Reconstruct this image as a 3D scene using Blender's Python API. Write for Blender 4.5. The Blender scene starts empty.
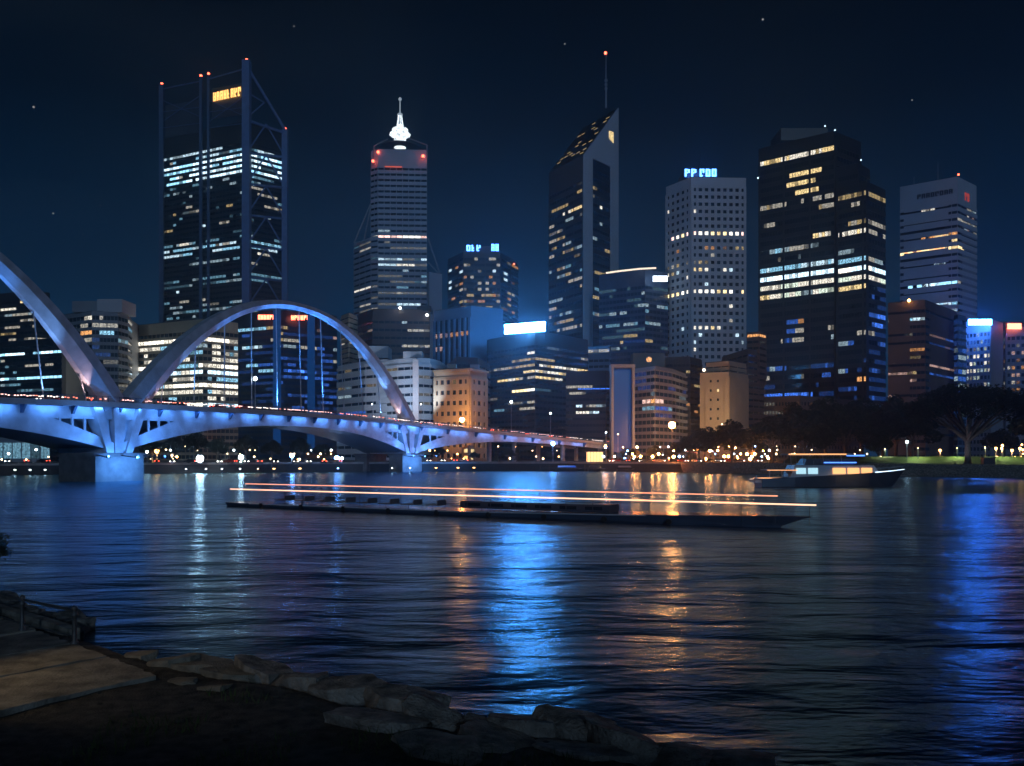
import bpy, math, random
from mathutils import Vector, Matrix, noise
random.seed(7)
R = math.radians
C = bpy.context.scene.collection
SC = bpy.context.scene
# ---------------------------------------------------------------- camera
F, HY, CZ = 853.33, 455.0, 6.0            # focal length in px, horizon row, eye height above water
cam = bpy.data.cameras.new('camera'); co = bpy.data.objects.new('camera', cam); C.objects.link(co)
cam.lens = 30; cam.sensor_width = 36; cam.shift_y = (HY-383)/1024
cam.clip_start = .1; cam.clip_end = 20000
co.location = (0, 0, CZ); co.rotation_euler = (R(90), 0, 0)
SC.camera = co
# ---------------------------------------------------------------- sky
w = bpy.data.worlds.new('World'); SC.world = w; w.use_nodes = True
nt = w.node_tree; nt.nodes.clear()
out = nt.nodes.new('ShaderNodeOutputWorld'); bg = nt.nodes.new('ShaderNodeBackground')
tc = nt.nodes.new('ShaderNodeTexCoord'); sx = nt.nodes.new('ShaderNodeSeparateXYZ')
cr = nt.nodes.new('ShaderNodeValToRGB')
nt.links.new(tc.outputs['Generated'], sx.inputs[0]); nt.links.new(sx.outputs['Z'], cr.inputs[0])
e = cr.color_ramp.elements
e[0].position = 0; e[0].color = (.0035, .030, .082, 1)
e[1].position = .75; e[1].color = (.0003, .0007, .0016, 1)
for p, c in ((.08, (.0034, .031, .082, 1)), (.20, (.0022, .0145, .038, 1)), (.36, (.0008, .0038, .0095, 1)), (.5, (.0005, .0015, .0034, 1))):
    q = cr.color_ramp.elements.new(p); q.color = c
# faint cloud wisps
nz = nt.nodes.new('ShaderNodeTexNoise'); nz.inputs['Scale'].default_value = 2.2; nz.inputs['Detail'].default_value = 6
mp = nt.nodes.new('ShaderNodeMapping'); mp.inputs['Scale'].default_value = (1, 1, 3.2); mp.inputs['Location'].default_value = (.7, 0, .4)
nt.links.new(tc.outputs['Generated'], mp.inputs[0]); nt.links.new(mp.outputs[0], nz.inputs['Vector'])
rr = nt.nodes.new('ShaderNodeMapRange'); rr.inputs[1].default_value = .45; rr.inputs[2].default_value = .8; rr.inputs[3].default_value = 0; rr.inputs[4].default_value = .0055
nt.links.new(nz.outputs[0], rr.inputs[0])
ad = nt.nodes.new('ShaderNodeMix'); ad.data_type = 'RGBA'; ad.blend_type = 'ADD'; ad.inputs[0].default_value = 1
cc = nt.nodes.new('ShaderNodeCombineColor')
for i, k in ((0, .55), (1, .8), (2, 1.0)):
    m = nt.nodes.new('ShaderNodeMath'); m.operation = 'MULTIPLY'; m.inputs[1].default_value = k
    nt.links.new(rr.outputs[0], m.inputs[0]); nt.links.new(m.outputs[0], cc.inputs[i])
nt.links.new(cr.outputs[0], ad.inputs[6]); nt.links.new(cc.outputs[0], ad.inputs[7])
# stars
vo = nt.nodes.new('ShaderNodeTexVoronoi'); vo.inputs['Scale'].default_value = 26
nt.links.new(tc.outputs['Generated'], vo.inputs['Vector'])
st = nt.nodes.new('ShaderNodeMapRange'); st.inputs[1].default_value = .021; st.inputs[2].default_value = .030; st.inputs[3].default_value = .3; st.inputs[4].default_value = 0
nt.links.new(vo.outputs['Distance'], st.inputs[0])
ad2 = nt.nodes.new('ShaderNodeMix'); ad2.data_type = 'RGBA'; ad2.blend_type = 'ADD'; ad2.inputs[0].default_value = 1
nt.links.new(ad.outputs[2], ad2.inputs[6]); nt.links.new(st.outputs[0], ad2.inputs[7])
nt.links.new(ad2.outputs[2], bg.inputs[0]); bg.inputs[1].default_value = 1.0
nt.links.new(bg.outputs[0], out.inputs[0])
# low bluish fill sun, added behind the camera to lift the facades
sl = bpy.data.lights.new('facade_fill', 'SUN'); so = bpy.data.objects.new('facade_fill', sl); C.objects.link(so)
sl.energy = .38; sl.angle = R(4); sl.color = (.42, .66, 1.0)
so.rotation_euler = (R(76), 0, R(9))
so.location = (-60, -60, 60)
SC.view_settings.view_transform = 'Standard'; SC.view_settings.look = 'None'
SC.view_settings.exposure = .18; SC.view_settings.gamma = 1
SC.render.engine = 'CYCLES'
SC.cycles.use_denoising = True
SC.cycles.max_bounces = 5; SC.cycles.diffuse_bounces = 2; SC.cycles.glossy_bounces = 3
SC.cycles.sample_clamp_indirect = 6
SC.cycles.caustics_reflective = False; SC.cycles.caustics_refractive = False

# ---------------------------------------------------------------- helpers
def W(x, y, d): return Vector(((x-512)/F*d, d, CZ+(HY-y)/F*d))
def G(x, d): return Vector(((x-512)/F*d, d))
def WZ(x, y, z):                      # point at height z seen at pixel (x,y), below the horizon
    d = (CZ-z)*F/(y-HY); return Vector(((x-512)/F*d, d, z))
M = {}
def mat(name, col, rough=.6, metal=0, var=.15, scale=.4, bump=0, spec=.5, col2=None):
    m = bpy.data.materials.new(name); m.use_nodes = True; n = m.node_tree; b = n.nodes['Principled BSDF']
    b.inputs['Roughness'].default_value = rough; b.inputs['Metallic'].default_value = metal
    b.inputs['Specular IOR Level'].default_value = spec
    t = n.nodes.new('ShaderNodeTexCoord'); z = n.nodes.new('ShaderNodeTexNoise')
    z.inputs['Scale'].default_value = scale; z.inputs['Detail'].default_value = 5
    n.links.new(t.outputs['Object'], z.inputs['Vector'])
    r = n.nodes.new('ShaderNodeValToRGB')
    c1 = tuple(max(0, c*(1-var)) for c in col)+(1,); c2 = tuple(min(1, c*(1+var)) for c in (col2 or col))+(1,)
    r.color_ramp.elements[0].position = .32; r.color_ramp.elements[0].color = c1
    r.color_ramp.elements[1].position = .68; r.color_ramp.elements[1].color = c2
    n.links.new(z.outputs[0], r.inputs[0]); n.links.new(r.outputs[0], b.inputs['Base Color'])
    if bump:
        bp = n.nodes.new('ShaderNodeBump'); bp.inputs['Strength'].default_value = bump; bp.inputs['Distance'].default_value = .1
        z2 = n.nodes.new('ShaderNodeTexNoise'); z2.inputs['Scale'].default_value = scale*7; z2.inputs['Detail'].default_value = 8
        n.links.new(t.outputs['Object'], z2.inputs['Vector'])
        n.links.new(z2.outputs[0], bp.inputs['Height']); n.links.new(bp.outputs[0], b.inputs['Normal'])
    M[name] = m; return m
def emis(name, col, s, samp=False, var=0, scale=.5):
    m = bpy.data.materials.new(name); m.use_nodes = True; n = m.node_tree; b = n.nodes['Principled BSDF']
    b.inputs['Base Color'].default_value = (.02, .02, .02, 1); b.inputs['Roughness'].default_value = .25
    b.inputs['Emission Color'].default_value = tuple(col)+(1,); b.inputs['Emission Strength'].default_value = s
    if var:                            # ceilings, blinds and furniture behind the glass
        t = n.nodes.new('ShaderNodeTexCoord'); z = n.nodes.new('ShaderNodeTexNoise'); z.inputs['Scale'].default_value = scale
        z.inputs['Detail'].default_value = 3
        n.links.new(t.outputs['Object'], z.inputs['Vector'])
        r = n.nodes.new('ShaderNodeMapRange'); r.inputs[1].default_value = .35; r.inputs[2].default_value = .65
        r.inputs[3].default_value = s*(1-var); r.inputs[4].default_value = s*(1+var)
        n.links.new(z.outputs[0], r.inputs[0]); n.links.new(r.outputs[0], b.inputs['Emission Strength'])
    m.cycles.emission_sampling = 'FRONT' if samp else 'NONE'
    M[name] = m; return m
PAL = {'w': (1, .93, .78), 'y': (1, .74, .34), 'o': (1, .45, .15), 'c': (.62, .86, 1), 't': (.28, .62, .85), 'b': (.06, .22, 1), 'k': (1, .62, .52), 'g': (.85, 1, .82)}
for k, c in PAL.items():
    for i, s in enumerate((.11, .38, 1.0)):
        emis('lit_%s%d' % (k, i), c, s, var=.7, scale=1.5)
    emis('lit_%s3' % k, c, 2.2, var=.35, scale=.9)
mat('glass_dark', (.012, .020, .032), .10, 0, .3, .05, spec=.6)
mat('glass_blue', (.012, .045, .10), .12, 0, .3, .05, spec=.6)
mat('wall_black', (.022, .026, .032), .4, 0, .25, .05)
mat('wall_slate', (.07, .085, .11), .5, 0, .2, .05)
mat('wall_white', (.56, .58, .62), .6, 0, .08, .04)
mat('wall_pale', (.48, .52, .60), .6, 0, .1, .04)
mat('wall_grey', (.30, .32, .36), .6, 0, .12, .05)
mat('wall_cream', (.46, .37, .25), .7, 0, .12, .10)
mat('wall_brown', (.16, .11, .09), .7, 0, .2, .08)
mat('wall_blue', (.13, .24, .38), .5, 0, .1, .05)
mat('steel_blue', (.07, .12, .22), .45, .3, .15, .3)
mat('steel_dark', (.05, .055, .065), .45, .4, .2, .6)
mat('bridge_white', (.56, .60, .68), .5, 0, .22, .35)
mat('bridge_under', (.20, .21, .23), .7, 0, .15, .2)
mat('concrete_dark', (.13, .125, .12), .8, 0, .3, .5, bump=.3)
mat('concrete_pale', (.52, .52, .54), .7, 0, .12, .3, bump=.1)
mat('steel_brace', (.12, .21, .42), .5, 0, .1, .3)
mat('concrete', (.32, .31, .30), .8, 0, .22, .35, bump=.15)
mat('asphalt', (.05, .05, .052), .85, 0, .2, 1.5, bump=.1)
mat('pavement', (.25, .225, .18), .9, 0, .5, 1.6, bump=.7)
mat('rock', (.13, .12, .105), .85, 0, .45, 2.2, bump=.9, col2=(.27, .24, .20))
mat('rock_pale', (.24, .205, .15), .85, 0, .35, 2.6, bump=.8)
mat('soil', (.06, .052, .04), .95, 0, .7, 3.0, bump=1.0)
mat('grass', (.055, .085, .022), .9, 0, .3, .6, bump=.3)
mat('leaf', (.04, .06, .022), .7, 0, .4, .25)
mat('leaf_dark', (.022, .032, .016), .7, 0, .4, .25)
mat('bark', (.14, .12, .095), .85, 0, .3, 1.2, bump=.4)
mat('iron', (.12, .115, .11), .5, .5, .3, 4, bump=.2)
mat('hull_grey', (.07, .10, .15), .18, 0, .15, .3)
mat('hull_dark', (.05, .062, .085), .3, 0, .2, .3)
mat('hull_white', (.55, .58, .62), .3, 0, .06, .3)
mat('rubber', (.02, .02, .02), .8, 0, .2, 3)
mat('car_silver', (.42, .43, .45), .3, .5, .05, 1)
mat('car_dark', (.03, .035, .05), .25, .3, .1, 1)
mat('car_red', (.35, .03, .03), .3, .1, .05, 1)

def sink(o, label=None, cat=None, group=None, kind=None):
    if label: o['label'] = label
    if cat: o['category'] = cat
    if group: o['group'] = group
    if kind: o['kind'] = kind
    return o
tag = sink
ORG = {}
def thing(name, label, cat, loc=(0, 0, 0), rz=0, group=None):
    o = bpy.data.objects.new(name, None); C.objects.link(o); o.empty_display_size = 1
    o.location = loc; o.rotation_euler = (0, 0, rz)
    ORG[o.name] = Vector(loc)
    return tag(o, label, cat, group)
def root_of(o):
    while o.parent: o = o.parent
    return o
def where(x):
    for a, t in ((-30, 'beyond the left frame edge'), (30, 'before the far left dark tower'), (66, 'beside the cyan lit glass hall'), (132, 'before the dark banded block'), (165, 'just right of the near pier'), (203, 'below the left half of the white ribboned office'), (238, 'below the right half of the white ribboned office'), (262, 'below the left edge of the blue glass tower'), (300, 'below the middle of the blue glass tower'), (337, 'below the right edge of the blue glass tower'), (375, 'before the left wing of the white banded office'), (410, 'before the right arch foot'), (434, 'right of the far bridge pier'), (462, 'before the left half of the cream stone block'), (487, 'before the right half of the cream stone block'), (512, 'left of the lower blue sign block'), (535, 'below the blue white sign'), (566, 'right of the tall bridge lamp'), (590, 'before the low dark office'), (612, 'above the amber kiosk'), (634, 'before the portal framed blue glass'), (660, 'left of the big amber street lamp'), (684, 'beside the big amber street lamp'), (700, 'just right of the big amber street lamp'), (722, 'before the left half of the beige apartments'), (748, 'before the right half of the beige apartments'), (770, 'at the left edge of the broad black tower'), (790, 'behind the stern of the motor yacht'), (812, 'behind the aft cabin of the motor yacht'), (835, 'behind the middle of the motor yacht'), (857, 'behind the yacht bridge deck'), (880, 'behind the bow of the motor yacht'), (900, 'below the left side of the brown block'), (925, 'below the corner pier of the brown block'), (955, 'left of the fig tree trunk'), (985, 'beside the fig tree trunk'), (1010, 'right of the fig tree trunk'), (1040, 'at the right frame edge')):
        if x <= a: return t
    return 'beyond the right frame edge'
class MB:
    def __init__(s): s.v = []; s.f = []; s.m = []
    def add(s, vs, fs, m=0):
        b = len(s.v); s.v += [tuple(p) for p in vs]; s.f += [tuple(i+b for i in f) for f in fs]; s.m += [m]*len(fs)
    def quad(s, a, b, c, d, m=0): s.add((a, b, c, d), ((0, 1, 2, 3),), m)
    def prism(s, poly, z0, z1, m=0):
        n = len(poly)
        vs = [(p[0], p[1], z0) for p in poly]+[(p[0], p[1], z1) for p in poly]
        fs = [tuple(range(n))[::-1], tuple(range(n, 2*n))]+[(i, (i+1) % n, n+(i+1) % n, n+i) for i in range(n)]
        s.add(vs, fs, m)
    def box(s, c, sz, rz=0, m=0):
        x, y, z = (q/2 for q in sz); ca, sa = math.cos(rz), math.sin(rz)
        P = [(c[0]+px*ca-py*sa, c[1]+px*sa+py*ca) for px, py in ((-x, -y), (x, -y), (x, y), (-x, y))]
        s.prism(P, c[2]-z, c[2]+z, m)
    def hexa(s, p, m=0):               # 8 points: bottom ring, top ring
        s.add(p, ((3, 2, 1, 0), (4, 5, 6, 7), (0, 1, 5, 4), (1, 2, 6, 5), (2, 3, 7, 6), (3, 0, 4, 7)), m)
    def tube(s, a, b, r0, r1=None, n=8, m=0):
        a, b = Vector(a), Vector(b); r1 = r0 if r1 is None else r1
        d = (b-a).normalized(); u = d.orthogonal().normalized(); v = d.cross(u)
        vs = [p+(u*math.cos(t)+v*math.sin(t))*r for p, r in ((a, r0), (b, r1)) for t in [2*math.pi*i/n for i in range(n)]]
        s.add(vs, [tuple(range(n))[::-1], tuple(range(n, 2*n))]+[(i, (i+1) % n, n+(i+1) % n, n+i) for i in range(n)], m)
    def path(s, pts, rad, n=8, m=0):
        for i in range(len(pts)-1):
            s.tube(pts[i], pts[i+1], rad[i] if hasattr(rad, '__len__') else rad, rad[i+1] if hasattr(rad, '__len__') else rad, n, m)
    def lathe(s, c, prof, n=12, m=0):  # prof: (r,z)
        k = len(prof)
        vs = [(c[0]+r*math.cos(2*math.pi*i/n), c[1]+r*math.sin(2*math.pi*i/n), c[2]+z) for r, z in prof for i in range(n)]
        fs = [(j*n+i, j*n+(i+1) % n, (j+1)*n+(i+1) % n, (j+1)*n+i) for j in range(k-1) for i in range(n)]
        fs += [tuple(range(n))[::-1], tuple(range((k-1)*n, k*n))]
        s.add(vs, fs, m)
    def ball(s, c, r, m=0, n=10):
        s.lathe(c, [(max(.001, r*math.sin(math.pi*i/6)), -r*math.cos(math.pi*i/6)) for i in range(7)], n, m)
    def build(s, name, mats, parent=None, smooth=False):
        if not isinstance(mats, (list, tuple)): mats = [mats]
        o = Vector((0, 0, 0))
        if parent is not None:
            rt = root_of(parent); o = ORG.get(rt.name, Vector((0, 0, 0)))
        me = bpy.data.meshes.new(name)
        me.from_pydata([(p[0]-o.x, p[1]-o.y, p[2]-o.z) for p in s.v], [], s.f)
        used = sorted(set(s.m)); rm = {k: i for i, k in enumerate(used)}
        for k in used: me.materials.append(M[mats[k]] if isinstance(mats[k], str) else mats[k])
        me.polygons.foreach_set('material_index', [rm[k] for k in s.m])
        if smooth: me.polygons.foreach_set('use_smooth', [True]*len(s.f))
        me.update()
        ob = bpy.data.objects.new(name, me); C.objects.link(ob)
        if parent is not None: ob.parent = parent
        return ob
def dup(root, loc, rz=None, scale=None, label=None, group=None):
    r = root.copy(); C.objects.link(r); r.location = loc
    if rz is not None: r.rotation_euler = (0, 0, rz)
    if scale is not None: r.scale = scale if hasattr(scale, '__len__') else (scale,)*3
    if label: r['label'] = label
    if group: r['group'] = group
    for ch in list(root.children):
        c = ch.copy(); C.objects.link(c); c.parent = r
        for g in list(ch.children):
            h = g.copy(); C.objects.link(h); h.parent = c
    return r
def lamp(parent, kind, loc, energy, col, size=.5, aim=None, spot=None, sizey=None, name='light'):
    l = bpy.data.lights.new(name, kind); o = bpy.data.objects.new(name, l); C.objects.link(o)
    l.energy = energy; l.color = col
    if kind == 'AREA':
        l.size = size
        if sizey: l.shape = 'RECTANGLE'; l.size_y = sizey
    else: l.shadow_soft_size = size
    if spot: l.spot_size = R(spot); l.spot_blend = .5
    if aim is not None: o.rotation_euler = (Vector(aim)-Vector(loc)).to_track_quat('-Z', 'Y').to_euler()
    org = ORG.get(root_of(parent).name, Vector((0, 0, 0))) if parent else Vector((0, 0, 0))
    o.location = Vector(loc)-org
    if parent: o.parent = parent
    return o

# ---------------------------------------------------------------- building generator
DARKN = {'glass_dark': 0}
LITM = [k+str(i) for k in PAL for i in range(4)]
def facade(root, bands, A, B, z0, z1, nf, nc, g, cw, lit, dref, wall, glass, rib=0, ribw=.3, off=.35, style='ribbon', margin=.12):
    g *= .80 if style != 'punch' else .92
    A, B = Vector(A), Vector(B); u = B-A; L = u.length; u /= L; n = Vector((u.y, -u.x)); h = (z1-z0)/nf
    mats = [glass]+['lit_'+k for k in LITM]
    def P(s, z, o): q = A+u*s+n*o; return (q.x, q.y, z)
    grid = MB(); tot = L/nc
    for f in range(nf+1):
        zt = z1-f*h
        hb = h*(1-g)
        a, b = zt-hb/2, zt+hb/2
        if f == 0: b = zt+.02
        if f == nf: a = zt-.02
        if b-a > .05: grid.hexa([P(0, a, 0), P(0, a, off), P(L, a, off), P(L, a, 0), P(0, b, 0), P(0, b, off), P(L, b, off), P(L, b, 0)])
    if rib:
        for c in range(0, nc+1, rib):
            s = min(max(c*tot, ribw*tot/2), L-ribw*tot/2); hw = ribw*tot/2
            grid.hexa([P(s-hw, z0, 0), P(s-hw, z0, off+.06), P(s+hw, z0, off+.06), P(s+hw, z0, 0), P(s-hw, z1+.04, 0), P(s-hw, z1+.04, off+.06), P(s+hw, z1+.04, off+.06), P(s+hw, z1+.04, 0)])
    for f in range(nf):
        zc = z1-(f+.5)*h; yy = HY-(zc-CZ)*F/dref; gh = h*g/2
        mb = MB(); pr = 0; st = 0
        for c in range(nc):
            s0, s1 = (c+margin/2)*tot, (c+1-margin/2)*tot
            q = A+u*(s0+s1)/2; xx = 512+q.x/q.y*F
            if random.random() < .42 or c == 0 or style == 'punch':
                st = 0
                for (xa, xb, ya, yb, p, pal, *lv) in lit:
                    if xa <= xx <= xb and ya <= yy <= yb and random.random() < p:
                        lo = lv[0] if lv else random.choice((0, 0, 1, 1, 2))
                        st = 1+4*list(PAL).index(random.choice(pal))+lo
            mi = st
            if st and random.random() < .15: mi = 1+4*((st-1)//4)+max(0, (st-1) % 4-1)
            ins = 0
            mb.quad(P(s0, zc-gh, .07), P(s1, zc-gh, .07), P(s1, zc+gh, .07), P(s0, zc+gh, .07), mi)
            if mi: pr += 1+(mi-1) % 4
            if style == 'punch': bands.append((pr, random.random(), mb, mats)); mb = MB(); pr = 0
        if style != 'punch': bands.append((pr, random.random(), mb, mats))
    return grid
def flush(root, bands, style):
    nm = 'window' if style == 'punch' else 'window_band'
    bands.sort(key=lambda t: (-t[0], t[1]))
    for pr, _, mb, mats in bands[:100]: mb.build(nm, mats, root)
    if bands[100:]:
        r = MB()
        for pr, _, mb, mats in bands[100:]:
            b = len(r.v); r.v += mb.v; r.f += [tuple(i+b for i in f) for f in mb.f]; r.m += mb.m
        o = r.build(nm, bands[0][3], root); o['kind'] = 'stuff'
GZ = 3.2
class B:
    def __init__(s, name, label, cat, x, d, group=None):
        p = G(x, d); s.d = d; s.root = thing(name, label, cat, (p.x, p.y, GZ), 0, group); s.bands = []; s.style = 'ribbon'
    def foot(s, pts, ref, d, depth=30):
        yr = pts[ref][1]; P = []
        for x, y in pts:
            P.append(G(x, d*(HY-yr)/(HY-y)))
        if len(pts) == 3: back = [P[0]+P[2]-P[1]]
        else: back = [P[-1]+Vector((P[-1].x*.03, depth)), P[0]+Vector((P[0].x*.03, depth))]
        return P, P+back
    def block(s, pts, ref=1, d=None, z0=None, ybase=None, fh=7, cw=7, g=.55, lit=(), wall='wall_black', glass='glass_dark', rib=0, ribw=.3, style='ribbon', top=3, faces=None, off=.35, depth=30, parapet=True, fnc=None):
        d = d or s.d; P, poly = s.foot(pts, ref, d, depth); dr = P[ref].y
        zt = W(0, pts[ref][1], dr).z
        z0 = GZ if z0 is None else z0
        if ybase is not None: z0 = W(0, ybase, dr).z
        s.style = style
        zw = zt-top/F*dr; nf = max(1, round((zw-z0)/(fh/F*dr)))
        body = MB(); body.prism(poly, z0-.5, zt); wl = body.build('wall', wall, s.root)
        if parapet:
            rf = MB(); cx = sum((p for p in poly), Vector((0, 0)))/len(poly)
            rf.prism([cx+(p-cx)*.97 for p in poly], zt+.002, zt+.35); rf.build('roof', 'wall_slate', s.root)
        gr = MB()
        for i in range(len(P)-1):
            if faces and i not in faces: continue
            nc = fnc[i] if fnc else max(1, round((pts[i+1][0]-pts[i][0])/cw))
            q = facade(s.root, s.bands, P[i], P[i+1], z0, zw, nf, nc, g, cw, lit, dr, wall, glass, rib, ribw, off, style, .12 if style != 'punch' else .04)
            b = len(gr.v); gr.v += q.v; gr.f += [tuple(k+b for k in f) for f in q.f]; gr.m += q.m
        if gr.v: gr.build('facade_grid', wall, s.root)
        s.P = P; s.zt = zt
        return s
    def boxpx(s, x0, x1, y0, y1, d, depth, m, name='plant_room'):
        a, b = W(x0, y0, d), W(x1, y1, d); mb = MB()
        mb.box(((a.x+b.x)/2, d+depth/2, (a.z+b.z)/2), (b.x-a.x, depth, a.z-b.z)); return mb.build(name, m, s.root)
    def end(s): flush(s.root, s.bands, s.style); return s
def glyphs(mb, A, u, n, w_, h_, cnt, m=0, t=.25, seed=1):
    """row of unreadable block letters as the photo shows them: strokes of lit signage"""
    rd = random.Random(seed); A, u, n = Vector(A), Vector(u), Vector(n); cw = w_/cnt; k = Vector((0, 0, 1))
    def bar(a, b, c, d_):
        p = A+u*a+k*c
        q = [p, p+u*(b-a), p+u*(b-a)+n*t, p+n*t]
        mb.hexa(q+[v+k*(d_-c) for v in q], m)
    for i in range(cnt):
        x0, x1 = i*cw+cw*.12, (i+1)*cw-cw*.12; s_ = (x1-x0)*.36
        bar(x0, x0+s_, 0, h_)
        if rd.random() < .9: bar(x1-s_, x1, h_*rd.choice((0, 0, .5)), h_*rd.choice((1, .96)))
        for zz in rd.sample((0, .42, .82), 2): bar(x0+s_+.01, x1-s_-.01, h_*zz, h_*zz+h_*.17)
# ================================================================ towers (pixel measures only size real blocks at real distances)
mat('red_lamp', (.1, .01, .01)); emis('beacon_red', (1, .10, .05), 9); emis('sign_blue', (.10, .42, 1), 85, True); emis('sign_blue3', (.05, .22, 1), 80, True)
emis('sign_white', (.75, .88, 1), 5, True); emis('sign_amber', (1, .48, .13), 2.6, True); emis('sign_red', (1, .16, .08), 9.0, True)
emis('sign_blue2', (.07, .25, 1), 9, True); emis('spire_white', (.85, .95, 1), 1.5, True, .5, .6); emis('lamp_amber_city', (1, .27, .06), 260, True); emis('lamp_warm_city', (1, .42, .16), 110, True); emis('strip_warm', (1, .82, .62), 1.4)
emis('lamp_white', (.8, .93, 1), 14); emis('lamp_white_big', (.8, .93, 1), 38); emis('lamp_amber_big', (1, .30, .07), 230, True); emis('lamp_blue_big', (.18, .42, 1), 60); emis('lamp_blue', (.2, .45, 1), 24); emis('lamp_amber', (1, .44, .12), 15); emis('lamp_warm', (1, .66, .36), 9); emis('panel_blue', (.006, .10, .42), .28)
emis('glow_cream', (1, .55, .2), 2.2, True)
def beacon(x, y, d, root, r=.9):
    mb = MB(); mb.ball(W(x, y, d), r, n=8); mb.build('warning_light', 'beacon_red', root)

# -- 1. braced black tower
b = B('office_tower', 'tallest black tower in an open braced frame, amber sign under its crown', 'skyscraper', 215, 620)
L = [(155, 300, 152, 172, .96, 'cct', 3), (155, 300, 140, 151, .62, 'ct', 2), (155, 300, 174, 182, .3, 'tc', 1), (155, 300, 200, 206, .3, 'yw', 1), (155, 240, 214, 222, .35, 'yw', 1), (155, 300, 183, 200, .06, 'wc', 1),
     (155, 300, 232, 240, .55, 'ct', 1), (155, 300, 240, 250, .85, 'ct', 2), (155, 300, 272, 279, .75, 'ct', 1), (155, 300, 280, 284, .45, 'ct', 1), (155, 300, 300, 312, .5, 'ct', 1), (155, 300, 120, 320, .07, 'ctwt')]
b.block([(163.5, 139), (247, 120), (284, 131)], 1, 600, z0=40, fh=5.4, cw=3.4, g=.6, lit=L, top=20, rib=0)
P = b.P; zt = b.zt; Lc, Cc, Rc = P
fr = MB()
def up(p, z): return Vector((p.x, p.y, z))
def zat(y, p): return W(0, y, p.y).z
nL = Vector(((Cc-Lc).y, -(Cc-Lc).x)).normalized(); nR = Vector(((Rc-Cc).y, -(Rc-Cc).x)).normalized()
L2, R2 = Lc+nL*1.5, Rc+nR*1.5; C2 = Cc+(nL+nR)*1.1
m1 = L2.lerp(C2, .475); m2 = L2.lerp(C2, .565)
tops = {}
for p, y, r in ((L2, 85, 1.6), (m1, 77, 1.0), (m2, 75, .9), (C2, 61, 2.6), (R2, 130, 2.0)):
    z = zat(y, p); tops[tuple(p)] = z; mb = MB(); mb.box((p.x, p.y, (z+GZ)/2), (r*2, r*2, z-GZ)); mb.build('column', 'steel_brace' if r > 1.9 else 'steel_blue', b.root)
    mb = MB(); mb.ball((p.x, p.y, z+.9), .95, n=8); mb.build('warning_light', 'beacon_red', b.root)
T = lambda p, dz=0: (p.x, p.y, tops[tuple(p)]+dz)
fr.tube(T(L2, -3), T(m1, -3), .5); fr.tube(T(m2, -3), T(C2, -5), .5); fr.tube(T(C2, -3), T(R2), 1.0); fr.tube((C2.x, C2.y, zat(120, C2)), (R2.x, R2.y, zat(133, R2)), 1.0)
fr.tube((C2.x, C2.y, zat(92, C2)), (C2.lerp(R2, .45).x, C2.lerp(R2, .45).y, zat(97, C2)), .5); fr.tube((C2.x, C2.y, zat(118, C2)), (C2.lerp(R2, .45).x, C2.lerp(R2, .45).y, zat(97, C2)), .5)
for (p, q) in ((L2, m1), (m2, C2)):
    for ya, yb in ((100, 122), (122, 100), (112, 112), (128, 128)): fr.tube((p.x, p.y, zat(ya, p)), (q.x, q.y, zat(yb-5, q)), .28)
k = 0
y = 122
while y < 315:                                     # K bracing down the narrow face
    a = (C2.x, C2.y, zat(y+31, C2)); c = (R2.x, R2.y, zat(y+31+4, R2)); mid = C2.lerp(R2, .5); t = (mid.x, mid.y, zat(y+2, mid))
    fr.tube(a, c, .9); fr.tube(a, t, .6); fr.tube(c, t, .6); y += 31
fr.build('brace', 'steel_brace', b.root)
pn = MB(); a = L2.lerp(m1, .1); c = L2.lerp(m1, .92)
for (a, c, ya, yb) in ((L2.lerp(m1, .08), L2.lerp(m1, .95), 105, 136), (m2.lerp(C2, .08), m2.lerp(C2, .92), 88, 118)):
    pn.hexa([(a.x, a.y+1, zat(yb, a)), (c.x, c.y+1, zat(yb-4, c)), (c.x, c.y+1.6, zat(yb-4, c)), (a.x, a.y+1.6, zat(yb, a)), (a.x, a.y+1, zat(ya, a)), (c.x, c.y+1, zat(ya-6, c)), (c.x, c.y+1.6, zat(ya-6, c)), (a.x, a.y+1.6, zat(ya, a))])
pn.build('crown_screen', 'wall_slate', b.root)
sg = MB(); a = m2.lerp(C2, .12); c = m2.lerp(C2, .86); u = (c-a).normalized(); wd = (c-a).length
za, zc_ = zat(101.5, a), zat(95.5, c); us = Vector((u.x*wd, u.y*wd, zc_-za))
glyphs(sg, (a.x, a.y, za), us.normalized(), (nL.x, nL.y, 0), us.length, 6.2, 8, seed=4)
sg.build('sign', 'sign_amber', b.root); b.end()

# -- 2. spired tower
b = B('office_tower', 'blue grey tower with a white lit spire and lower wings with sloping struts', 'skyscraper', 400, 650)
L = [(345, 445, 254, 258, .8, 'w', 2), (345, 445, 262, 266, .4, 'wk', 1), (345, 445, 266, 272, .4, 'kw', 1), (345, 445, 276, 281, .95, 'cw', 3), (345, 445, 282, 288, .85, 'cw', 2), (345, 445, 236, 240, .8, 'kw', 2), (345, 445, 241, 249, .35, 'kw', 1), (345, 445, 232, 236, .3, 'c', 2), (345, 445, 300, 312, .45, 'cw', 1), (345, 445, 288, 300, .15, 'ct', 1), (345, 445, 312, 322, .7, 'ct', 2), (345, 445, 235, 330, .1, 'wt', 0)]
L0 = [(345, 445, 236, 242, .9, 'wk', 3), (345, 445, 248, 253, .6, 'kw', 2), (345, 445, 258, 268, .9, 'cw', 2), (345, 445, 268, 290, .3, 'ct', 1), (345, 445, 292, 298, .7, 'cw', 2), (345, 445, 300, 306, .7, 'ct', 2), (345, 445, 225, 235, .15, 'wc', 1), (345, 445, 240, 310, .12, 'wt', 0)]
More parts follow.
